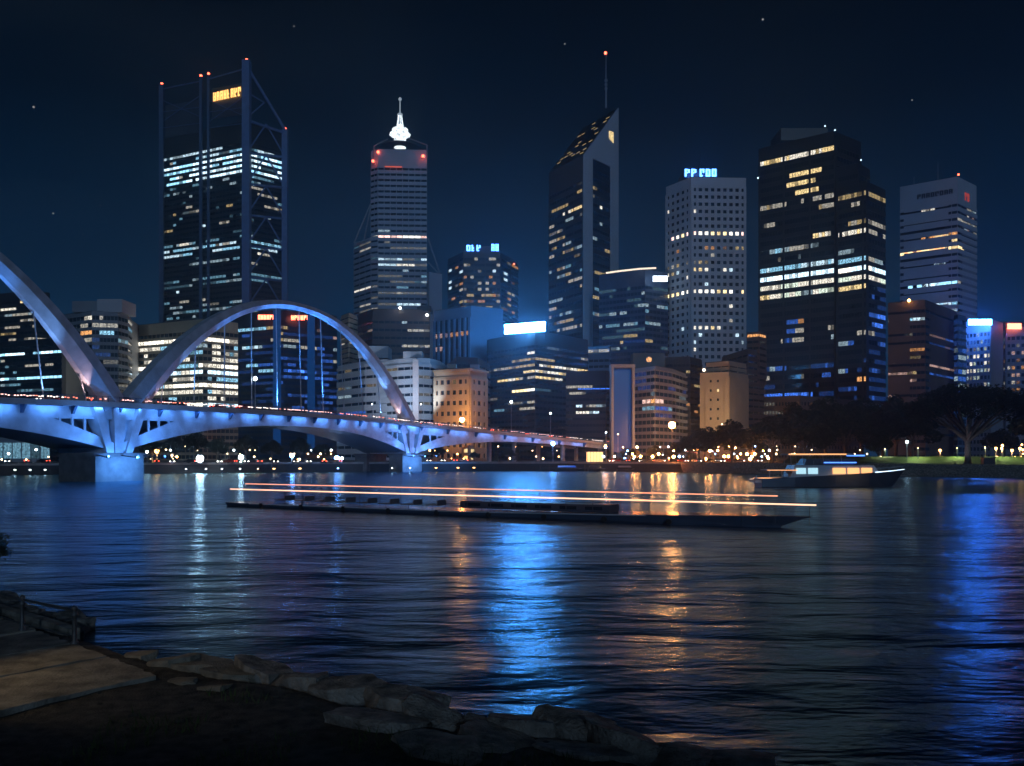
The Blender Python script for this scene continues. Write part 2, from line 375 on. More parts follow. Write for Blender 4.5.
b.block([(371, 151), (378, 149), (427, 150)], 1, 650, z0=50, fh=5.6, cw=24, g=.5, lit=L0, wall='wall_pale', top=17, rib=1, ribw=.05, fnc=(2, 8))
b.block([(354, 244), (371, 237), (378, 236)], 1, 644, z0=50, fh=5.6, cw=5, g=.45, lit=L, wall='wall_pale', top=2)
b.block([(427.3, 274), (440, 276), (442, 274)], 1, 646, z0=50, fh=5.6, cw=5, g=.45, lit=L, wall='wall_pale', top=2)
st = MB()
for (x0, y0, x1, y1) in ((354, 243, 371, 203), (364, 240, 371, 206), (354, 243, 371, 240), (440, 274, 428, 238), (428, 262, 440, 275)): st.tube(W(x0, y0, 646), W(x1, y1, 646), .6)
for (x0, y0, x1, y1) in ((374, 165, 374, 146), (374, 146, 388, 139), (427, 160, 427, 145), (427, 145, 408, 138)): st.tube(W(x0, y0, 652), W(x1, y1, 652), .5)
st.build('strut', 'wall_grey', b.root)
dr = MB(); c = W(400, 149, 665)
dr.lathe(c, [(17, 0), (16, 1), (12, 2)], 16); dr.build('crown_drum', 'wall_slate', b.root)
sp = MB(); c = W(400, 148, 662)
sp.lathe(c, [(4.6, 0), (4.6, 9.5), (8.2, 9.8), (8.2, 10.8), (3.6, 11.2), (3.6, 13), (6.4, 13.3), (6.2, 14.6), (2.4, 15), (1.6, 18)], 10)
for a in range(6): sp.tube((c.x+2.6*math.cos(a), c.y+2.6*math.sin(a), c.z+15), (c.x+1.2*math.cos(a), c.y+1.2*math.sin(a), c.z+25), .35)
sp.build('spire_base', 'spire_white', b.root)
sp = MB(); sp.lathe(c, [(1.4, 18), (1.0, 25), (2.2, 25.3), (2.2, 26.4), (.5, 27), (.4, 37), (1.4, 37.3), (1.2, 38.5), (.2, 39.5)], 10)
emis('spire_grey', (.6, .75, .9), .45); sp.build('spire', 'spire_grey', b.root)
for x, y in ((373, 161), (378, 152), (423, 156)): beacon(x, y, 649, b.root, 1.1)
mb = MB(); mb.tube(W(385, 166.5, 648.4), W(402, 167, 648.4), .4); emis('line_red', (1, .15, .08), .8); mb.build('light_line', 'line_red', b.root)
b.end()

# -- 3. dark gridded tower with two blue signs
b = B('office_tower', 'dark faceted tower with warm dotted windows and two blue rooftop signs', 'skyscraper', 483, 720)
L = [(440, 520, 250, 312, .20, 'wywo', 1), (440, 520, 290, 312, .35, 'yo', 1), (440, 520, 262, 300, .08, 'c', 2)]
b.block([(448, 259), (463, 252), (500, 252), (518, 262)], 1, 700, z0=60, fh=6.0, cw=3.6, g=.5, lit=L, rib=3, ribw=.25, style='punch', top=4)
for x0, x1, y0, y1 in ((466, 481, 245, 251), (491, 499, 244, 251)):
    a = W(x0, y1, 700); mb = MB(); glyphs(mb, a, (1, 0, 0), (0, -1, 0), (x1-x0)/F*700, (y1-y0)/F*700, 3 if x1-x0 > 9 else 2, seed=x0); mb.build('sign', 'sign_blue2', b.root)
b.boxpx(465, 499, 246, 253, 704, 20, 'wall_black'); beacon(514, 264, 690, b.root, .7); b.end()

# -- 4. ribbed slab with the pale flank
b = B('office_building', 'slab building with pale vertical ribs and a blank blue lit flank', 'office building', 470, 480)
L = [(436, 470, 329, 333, .75, 'ok', 1), (436, 470, 345, 349, .55, 'yk', 1)]
b.block([(434, 311), (471, 306), (503, 309)], 1, 480, fh=4.4, cw=4.6, g=1.25, lit=L, wall='wall_blue', rib=1, ribw=.34, top=11, faces=(0,), fnc=(7, 1), off=.9); b.end()

# -- 5. dark brown block in front of the spired tower, with annexe
b = B('office_building', 'dark blank brown block at the foot of the spired tower', 'office building', 395, 500)
b.block([(357, 315), (373, 309), (430, 310)], 1, 500, fh=8, cw=6, g=.4, lit=[(395, 432, 318, 330, .5, 'wc', 1), (395, 432, 330, 350, .15, 'wc', 1), (355, 395, 326, 332, .25, 'wc', 0)], wall='wall_brown', top=9)
b.boxpx(417, 431, 306, 311, 503, 12, 'wall_black', 'plant_room'); mb = MB()
for x, y in ((400, 308), (427, 315)): mb.ball(W(x, y, 498.5), .8, n=8)
mb.build('flood_light', 'lamp_white', b.root); b.end()
b = B('office_building', 'narrow beige stepped block behind the right foot of the rear arch', 'office building', 350, 470)
b.block([(341, 316), (349, 313), (357, 316)], 1, 470, fh=5, cw=4, g=.35, lit=[(340, 360, 315, 350, .35, 'wy', 1)], wall='wall_cream', top=2); b.end()

# -- 6. white curved office
b = B('office_building', 'white banded office block with a rounded right end behind the bridge arch', 'office building', 400, 430)
Lw = [(335, 455, 365, 425, .06, 'wy', 0), (338, 350, 380, 425, .2, 'cb', 1)]
b.block([(338, 366), (366, 361), (388, 359), (388.5, 359)], 1, 448, fh=8.6, cw=7, g=.42, lit=Lw, wall='wall_white', top=3, faces=(0, 1), off=.8)
b.block([(375, 362), (398, 359), (417, 357.5), (430, 358.5), (440, 361), (447, 366)], 2, 425, fh=8.6, cw=5.5, g=.42, lit=Lw, wall='wall_white', top=6, off=.8, depth=22)
b.boxpx(358, 388, 346, 358, 452, 14, 'wall_white'); b.boxpx(403, 422, 351.5, 358, 428, 10, 'wall_white')
mb = MB(); mb.box((W(416, 0, 424).x, 423.2, W(0, 390, 424).z), (3.0, 1.6, 30)); mb.build('stair_shaft', 'wall_white', b.root); b.end()
# low mansard block behind the cream one
b = B('office_building', 'dark mansard roofed block between the white office and the ribbed slab', 'office building', 462, 425)
b.block([(446, 366), (456, 357), (478, 358), (492, 366)], 1, 425, fh=8, cw=6, g=.4, lit=(), top=4, depth=14); b.end()

# -- 7. cream heritage block
b = B('heritage_building', 'cream stone block with rows of small square windows, glowing at street level', 'heritage building', 462, 400)
b.block([(434, 370), (470, 368), (487, 371)], 1, 400, fh=11, cw=6.5, g=.45, lit=[(430, 490, 372, 440, .03, 'y', 0)], wall='wall_cream', rib=1, ribw=.45, style='punch', top=8, off=.5)
mb = MB()
for i in (0, 1): 
    a, c = b.P[i], b.P[i+1]; u = (c-a).normalized(); n = Vector((u.y, -u.x)); l = (c-a).length
    for z, hh, o in ((b.zt-.2, 1.0, 1.1), (b.zt-4.6, .4, .7), (b.zt-27, .5, .8)):
        p = [a-u*.0, a+n*o-u*.0, c+n*o, c]; mb.prism([(q.x, q.y) for q in p][::-1], z-hh-i*.004, z+i*.003)
mb.build('cornice', 'wall_cream', b.root); b.boxpx(447, 456, 364, 369, 408, 6, 'wall_cream')
b.boxpx(470, 479, 364.5, 369, 410, 6, 'wall_grey'); b.end()

# -- 8. dark glass block with the big blue sign
b = B('office_building', 'dark glass office with yellow floors under the big glowing blue white sign', 'office building', 535, 430)
L = [(524, 535, 350, 358, .9, 'yw', 2), (510, 560, 354, 362, .75, 'yw', 1), (500, 580, 364, 369, .85, 'yw', 2), (515, 570, 369, 375, .95, 'yw', 2), (495, 560, 376, 381, .9, 'yw', 2), (487, 512, 364, 369, .8, 'yw', 1), (512, 535, 388, 394, .9, 'wy', 3), (487, 535, 394, 402, .25, 'wc', 0), (487, 590, 334, 350, .12, 'wc', 0), (560, 590, 344, 362, .3, 'wc', 1), (535, 590, 384, 396, .25, 'wt', 0), (487, 530, 396, 408, .4, 'wt', 1)]
b.block([(487, 340), (535, 331), (588, 340)], 1, 430, fh=6.2, cw=3.8, g=.52, lit=L, top=12, off=.2)
a, c = W(504.5, 334, 433), W(545, 331, 429); u = (c-a); u.z = 0; ln = u.length; u.normalize()
sg = MB(); n = Vector((u.y, -u.x, 0)); hh = 9.5/F*430; dz = (c.z-a.z)
p = [a, c, c-n*.6, a-n*.6]; sg.hexa([Vector(v) for v in (a, c, c-n*.6, a-n*.6)]+[Vector(v)+Vector((0, 0, hh)) for v in (a, c, c-n*.6, a-n*.6)]); s_ = sg.build('sign', 'sign_blue', b.root)
fr = MB(); 
for t in (.02, .25, .5, .75, .98):
    q = a.lerp(c, t)-n*.9; fr.box((q.x, q.y, q.z+.8), (.2, .2, hh+4.5), math.atan2(u.y, u.x))
fr.build('sign_frame', 'steel_dark', b.root); b.end()

# -- 9. wedge tower
b = B('office_tower', 'slender tower with a steep slanted top, pale edge frame and tall mast', 'skyscraper', 590, 600)
dC, = (600,); dL = 600*300/282; dR = 636
Cc, Lc, Rc = G(583, dC), G(549, dL), G(617.5, dR); ext = Lc-Cc
zC, zR = W(0, 155, dC).z, W(0, 108, dR).z; z0 = 50
body = MB(); n = (Rc-Cc).normalized(); nf = Vector((n.y, -n.x))
front = [(Cc, z0), (Rc, z0), (Rc, zR), (Cc, zC)]
vs = [(p.x, p.y, z) for p, z in front]+[(p.x+ext.x, p.y+ext.y, z) for p, z in front]
body.add(vs, ((0, 1, 2, 3), (7, 6, 5, 4), (1, 0, 4, 5), (2, 1, 5, 6), (3, 2, 6, 7), (0, 3, 7, 4))); body.build('wall', 'wall_black', b.root)
def FP(x, z, o): t = (x-583)/34.5*((617.5-583)/34.5); p = Cc.lerp(Rc, t)+nf*o; return (p.x, p.y, z)
def slz(x): return zC+(zR-zC)*(x-583)/34.5
frm = MB()
def fpan(xa, xb, za0, za1, zb0, zb1, o0, o1): frm.hexa([FP(xa, za0, o0), FP(xb, zb0, o0), FP(xb, zb0, o1), FP(xa, za0, o1), FP(xa, za1, o0), FP(xb, zb1, o0), FP(xb, zb1, o1), FP(xa, za1, o1)])
zr0, zr1 = zat(158, Cc), zat(168, Rc)
zr0 = W(0, 160, 612).z; zr1 = W(0, 168, 630).z
fpan(583, 591.3, z0, slz(583), z0, slz(591.3), 1.0, -.01); fpan(609.7, 617.5, z0, slz(609.7), z0, slz(617.5), 1.0, -.01)
fpan(591.3, 609.7, zr0, slz(591.3), zr1, slz(609.7), .98, -.01)
frm.build('edge_frame', 'wall_white', b.root)
L = [(545, 620, 178, 184, .2, 'yw', 1), (545, 620, 184, 192, .35, 'yw', 1), (545, 620, 196, 202, .1, 'yw', 1), (545, 620, 203, 209, .6, 'yw', 2), (545, 620, 210, 222, .35, 'wc', 1), (545, 620, 223, 250, .5, 'wyc', 1), (545, 620, 250, 256, .2, 'yw', 1), (545, 620, 257, 330, .38, 'ycwt', 1)]
q = facade(b.root, b.bands, Lc, Cc, z0, zat(178, Cc), 27, 12, .5, 0, L, 600, 0, 'glass_dark', 3, .2); q.build('facade_grid', 'wall_black', b.root)
A_, B_ = FP(591.6, 0, .0), FP(609.4, 0, .0)
q = facade(b.root, b.bands, A_[:2], B_[:2], z0, zat(166, Vector(A_[:2])), 27, 7, .5, 0, L, 612, 0, 'glass_dark'); q.build('facade_grid', 'wall_black', b.root)
rw = MB(); e0 = Vector((Cc.x, Cc.y, zC)); e1 = Vector((Rc.x, Rc.y, zR)); E = Vector((ext.x, ext.y, 0)); nn = (e1-e0).cross(E).normalized(); nn = nn if nn.z > 0 else -nn
for i in range(26):                                  # scattered lit rooflights on the slant
    t, s = random.choice(range(1, 12))/12, random.choice((.12, .3, .45, .6, .75, .88)); p = e0.lerp(e1, t)+E*s+nn*.15
    a = (e1-e0).normalized()*.8; c = E.normalized()*2.2; rw.quad(p-a-c, p+a-c, p+a+c, p-a+c)
rw.build('roof_window', 'lit_y1', b.root)
mb = MB(); m_ = [FP(x, W(0, y, 628).z, .3+.9) for x, y in ((607.3, 140), (612.0, 142.5), (612.0, 131.5), (607.3, 132.5))]; mb.quad(*m_); mb.build('sign', 'lit_y2', b.root)
an = MB(); p = W(606, 108, 640); an.tube(p, p+Vector((0, 0, 16)), .8, .6); an.tube(p+Vector((0, 0, 16)), p+Vector((0, 0, 41)), .45, .25)
for z in (14, 17, 20): an.lathe((p.x, p.y, p.z+z), [(1.3, 0), (1.3, 1.2)], 8)
an.build('mast', 'wall_grey', b.root); beacon(605.5, 53, 640, b.root, 1.1); b.end()

# -- 10. blue glass bank building
b = B('office_building', 'low blue glass tower with a warm light strip along its curved roof', 'office building', 632, 560)
L = [(595, 668, 288, 294, .1, 'c', 1), (595, 668, 300, 308, .45, 'tc', 1), (595, 668, 309, 316, .25, 'tc', 1), (595, 668, 322, 330, .35, 'tc', 1), (595, 668, 330, 352, .16, 'tyc', 1), (595, 668, 284, 350, .12, 'tbt', 0)]
b.block([(599, 275), (645, 269), (668, 273)], 1, 560, z0=40, fh=6.0, cw=3.6, g=.66, lit=L, glass='glass_blue', wall='steel_blue', top=15, off=.12)
mb = MB(); mb.path([W(606, 273.0, 557), W(620, 271.0, 557), W(640, 268.8, 557), W(656, 268, 557)], .55); mb.build('light_strip', 'strip_warm', b.root)
mb = MB(); a = W(653, 281.5, 556); mb.box((a.x+4.7, 556, a.z+1.8), (9.4, .6, 3.6)); mb.build('sign', 'sign_white', b.root); b.end()

# -- 11. white punched tower
b = B('office_tower', 'white tower with a regular grid of square windows under small blue signs', 'skyscraper', 705, 560)
L = [(670, 750, 228, 234, 1, 'wyk', 3), (670, 747, 247, 252, .55, 'oy', 1), (666, 708, 261, 267, .8, 'wy', 1), (666, 728, 268, 275, .9, 'wy', 2), (666, 746, 291, 298, .97, 'wy', 3), (666, 725, 299, 305, .85, 'wo', 1), (690, 730, 323, 330, .95, 'wy', 2), (694, 706, 330, 337, .9, 'c', 2), (666, 748, 185, 350, .02, 'wc', 2)]
b.block([(666, 187), (691, 177), (746, 178)], 1, 560, z0=30, fh=7.3, cw=6.3, g=.52, lit=L, wall='wall_white', rib=1, ribw=.42, style='punch', top=9, off=.6, fnc=(5, 9))
for x0, x1 in ((684, 697), (699, 717)):
    a = W(x0, 176.5, 566); mb = MB(); glyphs(mb, a, (1, 0, 0), (0, -1, 0), (x1-x0)/F*566, 7.5/F*566, 3 if x1 > 700 else 2, seed=x0); mb.build('sign', 'sign_blue2', b.root)
b.boxpx(684, 718, 170, 178, 570, 20, 'wall_slate'); mb = MB(); mb.tube(W(700, 170, 575), W(700, 151, 575), .3, .15); mb.build('mast', 'steel_dark', b.root); b.end()

# -- 12. broad black stepped tower
b = B('office_tower', 'broad black tower with stepped right shoulder and bright ribbons of white windows', 'skyscraper', 822, 520)
L = [(750, 835, 146, 150, .9, 'wy', 2), (786, 812, 161, 190, .97, 'y', 2), (755, 785, 190, 198, .9, 'wy', 1), (786, 890, 186, 193, .8, 'y', 1), (755, 785, 200, 222, .12, 'wc', 1), (814, 866, 194, 200, .6, 'yw', 1), (814, 836, 204, 211, .8, 'yw', 1), (836, 890, 218, 226, .85, 'wy', 1), (814, 866, 227, 237, .95, 'yw', 2), (866, 890, 225, 233, .8, 'w', 1), (760, 812, 236, 246, .95, 'tc', 2), (760, 812, 240, 247, .6, 'wc', 1), (755, 890, 255, 265.6, .99, 'ct', 2), (755, 890, 265.6, 275.2, .99, 'cw', 3), (755, 890, 275.2, 284.6, .99, 'gw', 2), (755, 890, 284.6, 293.5, .95, 'gwy', 2),
     (812, 836, 214, 222, .1, 'yw', 1), (786, 812, 316, 323, .55, 'yo', 1), (755, 870, 320, 345, .12, 'wb', 1), (755, 870, 362, 370, .5, 'bc', 1), (750, 870, 300, 400, .09, 'bwcb', 1), (868, 890, 285, 400, .85, 'b', 0), (868, 890, 305, 330, .5, 'b', 2), (868, 890, 290, 400, .12, 'bc', 1), (755, 868, 360, 400, .12, 'b', 0), (848, 866, 372, 380, .9, 'o', 2), (750, 812, 393, 402, .7, 'b', 2), (755, 870, 370, 400, .08, 'wyb', 1), (750, 890, 150, 290, .03, 'wc', 1)]
kw = dict(fh=9.3, cw=2.9, g=.62, lit=L, wall='wall_black', rib=9, ribw=.7, off=.25)
b.block([(758.5, 149), (834, 131), (861, 142)], 1, 520, ybase=398, top=12, **kw)
b.block([(836, 168), (858, 163), (870, 170)], 1, 512, ybase=400, top=8, **kw)
b.block([(836.5, 188), (866, 181), (885.5, 190)], 1, 504, ybase=402, top=7, **kw)
b.boxpx(781, 828, 128, 140, 545, 22, 'wall_black'); mb = MB()
for x, y in ((825, 126), (835, 130), (758, 178), (861, 160)): mb.ball(W(x, y, 516), .5, n=8)
mb.build('roof_light', 'lit_c3', b.root); b.end()
b = B('podium', 'low dark colonnaded podium with amber lights at the foot of the broad black tower', 'building', 800, 470)
b.block([(742, 398), (800, 396), (862, 401)], 1, 470, fh=9, cw=3, g=.5, lit=[(740, 860, 400, 432, .5, 'ow', 0), (770, 850, 404, 412, .6, 'yo', 1)], wall='wall_brown', top=3, rib=1, ribw=.4); b.end()

# -- 13. white slab with horizontal slots
b = B('office_tower', 'pale tower with long dark slot windows and a small red emblem near the top', 'skyscraper', 938, 580)
L = [(900, 960, 240, 248, .75, 'oy', 3), (922, 958, 232, 240, .7, 'yo', 2), (912, 930, 248, 255, .6, 'o', 2), (905, 950, 221, 225, .6, 'cw', 2), (905, 955, 276, 283, .85, 'ct', 3), (930, 950, 256, 262, .5, 'c', 2), (925, 956, 300, 310, .7, 'ct', 2), (957, 980, 205, 320, .22, 'wkc', 1), (900, 957, 202, 207, .3, 'w', 2)]
b.block([(900, 187), (957.5, 176.5), (976.5, 186)], 1, 580, z0=50, fh=7.0, cw=5.5, g=.5, lit=L, wall='wall_white', top=25, rib=0, off=.5, faces=(), fnc=(10, 6))
A_, B_ = b.P[0].lerp(b.P[1], .07), b.P[0].lerp(b.P[1], .85)
q = facade(b.root, b.bands, A_, B_, 50, W(0, 202, 580).z, 20, 10, .62, 0, L, 580, 0, 'glass_dark', margin=.0, off=.45); q.build('facade_grid', 'wall_white', b.root)
A_, B_ = b.P[1].lerp(b.P[2], .22), b.P[1].lerp(b.P[2], .98)
q = facade(b.root, b.bands, A_, B_, 50, W(0, 202, 580).z, 26, 6, .55, 0, L, 580, 0, 'glass_dark', off=.3); q.build('facade_grid', 'wall_grey', b.root)
a, c = b.P[0], b.P[1]; u = (c-a).normalized(); n = Vector((u.y, -u.x)); p = a.lerp(c, .3)+n*.02; mb = MB()
glyphs(mb, (p.x, p.y, W(0, 197, 590).z), (u.x, u.y, 0), (n.x, n.y, 0), 23, 3.2, 8, seed=3); mb.build('sign', 'wall_black', b.root)
a, c = b.P[1], b.P[2]; u = (c-a).normalized(); n = Vector((u.y, -u.x)); p = a.lerp(c, .36)+n*.02; mb = MB()
glyphs(mb, (p.x, p.y, W(0, 199, 585).z), (u.x, u.y, 0), (n.x, n.y, 0), 8, 5.5, 2, seed=5); emis('emblem_red', (1, .12, .1), .35); mb.build('emblem', 'emblem_red', b.root)
beacon(958.5, 174.5, 582, b.root, .7); mb = MB(); mb.tube(W(938, 181, 590), W(938, 162, 590), .3, .15); mb.tube(W(914, 186, 590), W(914, 177, 590), .25); mb.build('mast', 'wall_grey', b.root); b.end()

# -- 14. brown block at its foot
b = B('office_building', 'brown block with a blank corner pier and violet striped windows on its right side', 'office building', 925, 430)
L = [(885, 918, 316, 322, .6, 'tc', 2), (885, 918, 328, 334, .4, 'w', 0), (885, 918, 345, 352, .8, 'yo', 1), (885, 918, 355, 362, .4, 'yo', 0), (885, 918, 366, 400, .8, 'yk', 1), (928, 960, 315, 420, .8, 'bkb', 0), (928, 960, 326, 340, .5, 'b', 1), (928, 960, 372, 395, .8, 'b', 1), (928, 960, 344, 356, .9, 'k', 1), (928, 960, 356, 372, .7, 'k', 1), (928, 960, 374, 395, .8, 'b', 0), (885, 920, 400, 420, .5, 'yo', 1)]
b.block([(888, 303), (925, 300), (957, 312)], 1, 430, fh=7.6, cw=4, g=.5, lit=L, wall='wall_brown', top=7, faces=())
for (i, s0, s1, nc) in ((0, .01, .60, 7), (1, .14, .97, 9)):
    A_, B_ = b.P[i].lerp(b.P[i+1], s0), b.P[i].lerp(b.P[i+1], s1)
    q = facade(b.root, b.bands, A_, B_, GZ, W(0, 307, 430).z, 15, nc, .5, 0, L, 430, 0, 'glass_dark', off=.3); q.build('facade_grid', 'wall_brown', b.root)
mb = MB(); mb.ball(W(909, 300.5, 432), .8, n=8); mb.build('warning_light', 'lamp_amber', b.root); b.end()
b = B('office_building', 'narrow strip of blue lit glass right of the brown block', 'office building', 961, 445)
b.block([(954, 316), (958, 315), (966, 317)], 1, 448, fh=7, cw=4, g=.8, lit=[(950, 970, 315, 420, .85, 'b', 0), (950, 970, 340, 420, .4, 'bc', 1)], wall='wall_blue', glass='glass_blue', top=3); b.end()
# -- 15/16 right hand blocks
b = B('office_building', 'pale gridded block under a bright blue rooftop sign at the right', 'office building', 985, 500)
L = [(960, 992, 330, 344, .6, 'cb', 1), (960, 992, 345, 390, .45, 'wgc', 1), (960, 992, 350, 372, .3, 'w', 2)]
b.block([(966, 322), (991, 319), (1003, 323)], 1, 500, fh=7.2, cw=3.6, g=.55, lit=L, wall='wall_grey', rib=1, ribw=.3, top=11, faces=(0,), style='punch')
mb = MB(); a = W(967, 325.5, 497); mb.box((a.x+7.4, 496.6, a.z+1.9), (13.4, .6, 3.3)); mb.build('sign', 'sign_blue3', b.root); b.end()
b = B('office_building', 'grey block under a red rooftop sign at the right edge of the view', 'office building', 1018, 520)
b.block([(1003.5, 330), (1006, 328), (1050, 326)], 1, 520, fh=7.2, cw=4.2, g=.5, lit=[(1000, 1060, 332, 342, .6, 'wc', 1), (1000, 1060, 342, 400, .55, 'wko', 1)], wall='wall_grey', rib=1, ribw=.3, top=7, style='punch', fnc=(1, 9))
mb = MB(); a = W(1007, 329, 517); mb.box((a.x+4.2, 516.5, a.z+1.6), (8.2, .6, 3.4)); mb.build('sign', 'sign_red', b.root); b.boxpx(1005, 1024, 322, 330, 524, 10, 'wall_slate'); b.end()

# -- 17. blue glass tower behind the arch
b = B('office_tower', 'dark blue glass tower with two red roof signs, framed by the rear bridge arch', 'skyscraper', 290, 560)
L = [(270, 345, 326, 334, .3, 'k', 1), (235, 345, 332, 342, .35, 'wy', 1), (238, 258, 320, 330, .6, 't', 2), (240, 260, 340, 346, .95, 'tc', 2), (240, 262, 362, 376, .5, 't', 2), (262, 345, 345, 362, .15, 'wc', 1), (290, 345, 356, 362, .5, 'bc', 2), (262, 330, 360, 380, .2, 'bwb', 2), (235, 345, 320, 420, .12, 'bwbyb', 1), (240, 275, 375, 415, .5, 'b', 0), (280, 330, 355, 415, .4, 'b', 1), (235, 345, 330, 415, .25, 'b', 0), (300, 312, 365, 382, .8, 'b', 3)]
b.block([(238, 314), (279, 310), (337, 316)], 1, 560, fh=6.2, cw=4.2, g=.62, lit=L, wall='wall_black', glass='glass_blue', top=14, off=.15)
for x0, x1, y, s in ((258, 281, 319.5, 8), (291, 310, 320, 6)):
    a = W(x0, y, 556 if x0 < 280 else 562); mb = MB(); glyphs(mb, a, (1, 0, 0), (0, -1, 0), (x1-x0)/F*556, 4.6/F*556, s, seed=s, t=.5); mb.build('sign', 'sign_red', b.root)
for x in (277, 311):
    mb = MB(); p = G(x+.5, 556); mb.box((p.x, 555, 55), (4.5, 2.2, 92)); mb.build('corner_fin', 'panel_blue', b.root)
beacon(312, 311, 560, b.root, .8); b.end()

# -- 18. office with long white lit floors
b = B('office_building', 'beige office with long bright white window ribbons seen through the bridge arch', 'office building', 190, 450)
L = [(130, 240, 333, 340, .95, 'w', 3), (130, 170, 342, 350, .85, 'cw', 1), (170, 240, 340, 350, .4, 'cw', 1), (206, 240, 338, 372, .35, 'w', 1), (130, 240, 362, 368, .98, 'w', 3), (130, 240, 369, 374, .95, 'wc', 3), (180, 240, 374, 380, .3, 't', 1), (130, 240, 382, 388, .97, 'w', 3), (130, 240, 388, 395, .9, 'w', 2), (130, 240, 402, 409, .9, 'wc', 3), (130, 240, 340, 420, .5, 'wtw', 2)]
b.block([(132, 326), (203, 319), (238, 323)], 1, 450, fh=6.6, cw=4.2, g=.72, lit=L, wall='wall_cream', top=10, off=.3); b.end()
# -- 19. dark banded block with rounded corners
b = B('office_building', 'dark banded block with rounded corners and a pale rooftop plant box, left', 'office building', 92, 425)
L = [(50, 95, 316, 322, .15, 'w', 2), (50, 132, 322, 327, .15, 'wt', 1), (78, 92, 328, 334, .9, 'o', 2), (92, 106, 326, 336, .7, 'bt', 2), (50, 132, 340, 410, .10, 'wyt', 0), (80, 100, 345, 370, .3, 'yo', 0), (90, 104, 336, 360, .6, 'b', 0), (50, 132, 315, 410, .08, 'tw', 1)]
b.block([(50, 321), (62, 315), (92, 311), (118, 312), (128, 315), (132, 320)], 2, 425, fh=7.3, cw=3.8, g=.70, lit=L, wall='wall_grey', top=3, off=.6, depth=25)
b.boxpx(72, 97, 301, 312, 428, 16, 'wall_grey'); b.boxpx(97, 122, 299, 312, 427, 16, 'wall_white'); b.end()
# -- 20/21. far left blocks
b = B('office_tower', 'far left dark tower with a warm lit roof rim and a thin mast', 'skyscraper', 20, 470)
L = [(-40, 50, 300, 312, .35, 'wy', 2), (-40, 50, 312, 322, .5, 'wc', 1), (-40, 50, 322, 345, .3, 'yw', 1), (-40, 50, 345, 400, .15, 'tc', 1)]
b.block([(-40, 298), (32, 291), (50, 293)], 1, 470, fh=6.2, cw=3.8, g=.5, lit=L, top=7); mb = MB(); mb.path([W(17, 293, 466), W(24, 291.2, 466), (W(34, 290.5, 466))], .9); mb.build('light_strip', 'strip_warm', b.root)
mb = MB(); mb.tube(W(25, 292, 474), W(25, 276, 474), .3); mb.build('mast', 'wall_grey', b.root); b.end()
b = B('office_building', 'low dark glass block with cyan lit floor edges behind the left arch', 'office building', 20, 375)
L = [(-50, 62, 346, 354, .95, 'tc', 3), (-50, 62, 373, 380, .95, 'tc', 3), (-50, 62, 380, 384, .4, 'tc', 1), (-50, 62, 390, 394, .6, 't', 1), (-50, 62, 340, 420, .14, 'twt', 1)]
b.block([(-50, 348), (5, 342), (62, 338), (66, 339)], 2, 375, fh=6.4, cw=4, g=.5, lit=L, top=4, faces=(0, 1)); b.end()
b = B('pavilion', 'pale cyan lit glass hall on the quay seen under the left end of the bridge', 'building', 20, 335)
b.block([(-80, 437), (40, 437), (50, 437.5)], 1, 335, fh=19, cw=9, g=.85, lit=[(-90, 52, 430, 465, .95, 't', 1)], wall='wall_grey', top=2, off=.3); b.end()

# -- 22..24 low blocks in the middle
b = B('office_building', 'low dark office with two rows of white windows right of the blue sign block', 'office building', 600, 400)
b.block([(566, 372), (606, 371), (616, 373)], 1, 405, fh=6.3, cw=3.2, g=.5, lit=[(560, 600, 384, 396, .35, 'w', 1), (576, 600, 400, 406, .8, 'wc', 2), (576, 600, 406, 413, .7, 'wc', 2), (560, 620, 376, 420, .08, 'cw', 1)], top=12, off=.2); mb = MB(); mb.tube(W(578, 389, 403.5), W(612, 388.6, 403.5), .25); mb.build('light_strip', 'lit_b2', b.root); b.end()
b = B('office_building', 'plain pale blue block with a row of warm top windows behind the framed glass block', 'office building', 600, 500)
b.block([(588, 347), (609.5, 346), (611, 347)], 1, 500, fh=6, cw=5, g=.55, lit=[(588, 612, 344, 353, .9, 'w', 1)], wall='wall_blue', top=1, faces=(0,), ybase=354); b.block([(588.4, 355), (609.2, 354.4), (610, 355)], 1, 497, fh=6, cw=5, wall='wall_blue', faces=(), parapet=False); b.end()
b = B('office_building', 'blue glass block framed by a pale portal, with banded wing to its right', 'office building', 640, 390)
Lg = [(636, 690, 370, 420, .10, 'bc', 0), (640, 662, 398, 404, .9, 'ko', 2), (636, 665, 372, 392, .25, 'b', 0), (636, 672, 404, 412, .5, 'bt', 1)]
b.block([(634, 369), (655, 366), (672, 369), (686, 374)], 1, 392, fh=7.2, cw=4, g=.72, lit=Lg, wall='wall_grey', glass='glass_blue', top=3, off=.8, depth=16)
mb = MB(); a, c = W(614, 452, 388), W(632, 369, 388)
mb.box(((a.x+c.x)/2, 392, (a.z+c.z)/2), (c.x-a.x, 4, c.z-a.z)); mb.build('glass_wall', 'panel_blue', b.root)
fr = MB()
for x in (612.2, 633.2): p = G(x, 387); fr.box((p.x, 389, (GZ+W(0, 367, 387).z)/2), (1.1, 7, W(0, 367, 387).z-GZ))
p = G(622.7, 387); fr.box((p.x, 389, W(0, 366, 387).z), (11, 7.2, 1.3)); fr.build('portal_frame', 'wall_grey', b.root); b.end()
b = B('office_building', 'dim dark block with scattered amber windows left of the beige apartments', 'office building', 675, 450)
b.block([(645, 358), (690, 357), (702, 360)], 1, 455, fh=6.4, cw=4.2, g=.5, lit=[(640, 705, 355, 440, .12, 'yoc', 1)], wall='wall_black', top=5)
b.end()
b = B('low_building', 'small dark block bearing a round orange emblem behind the blue framed glass block', 'building', 649, 402)
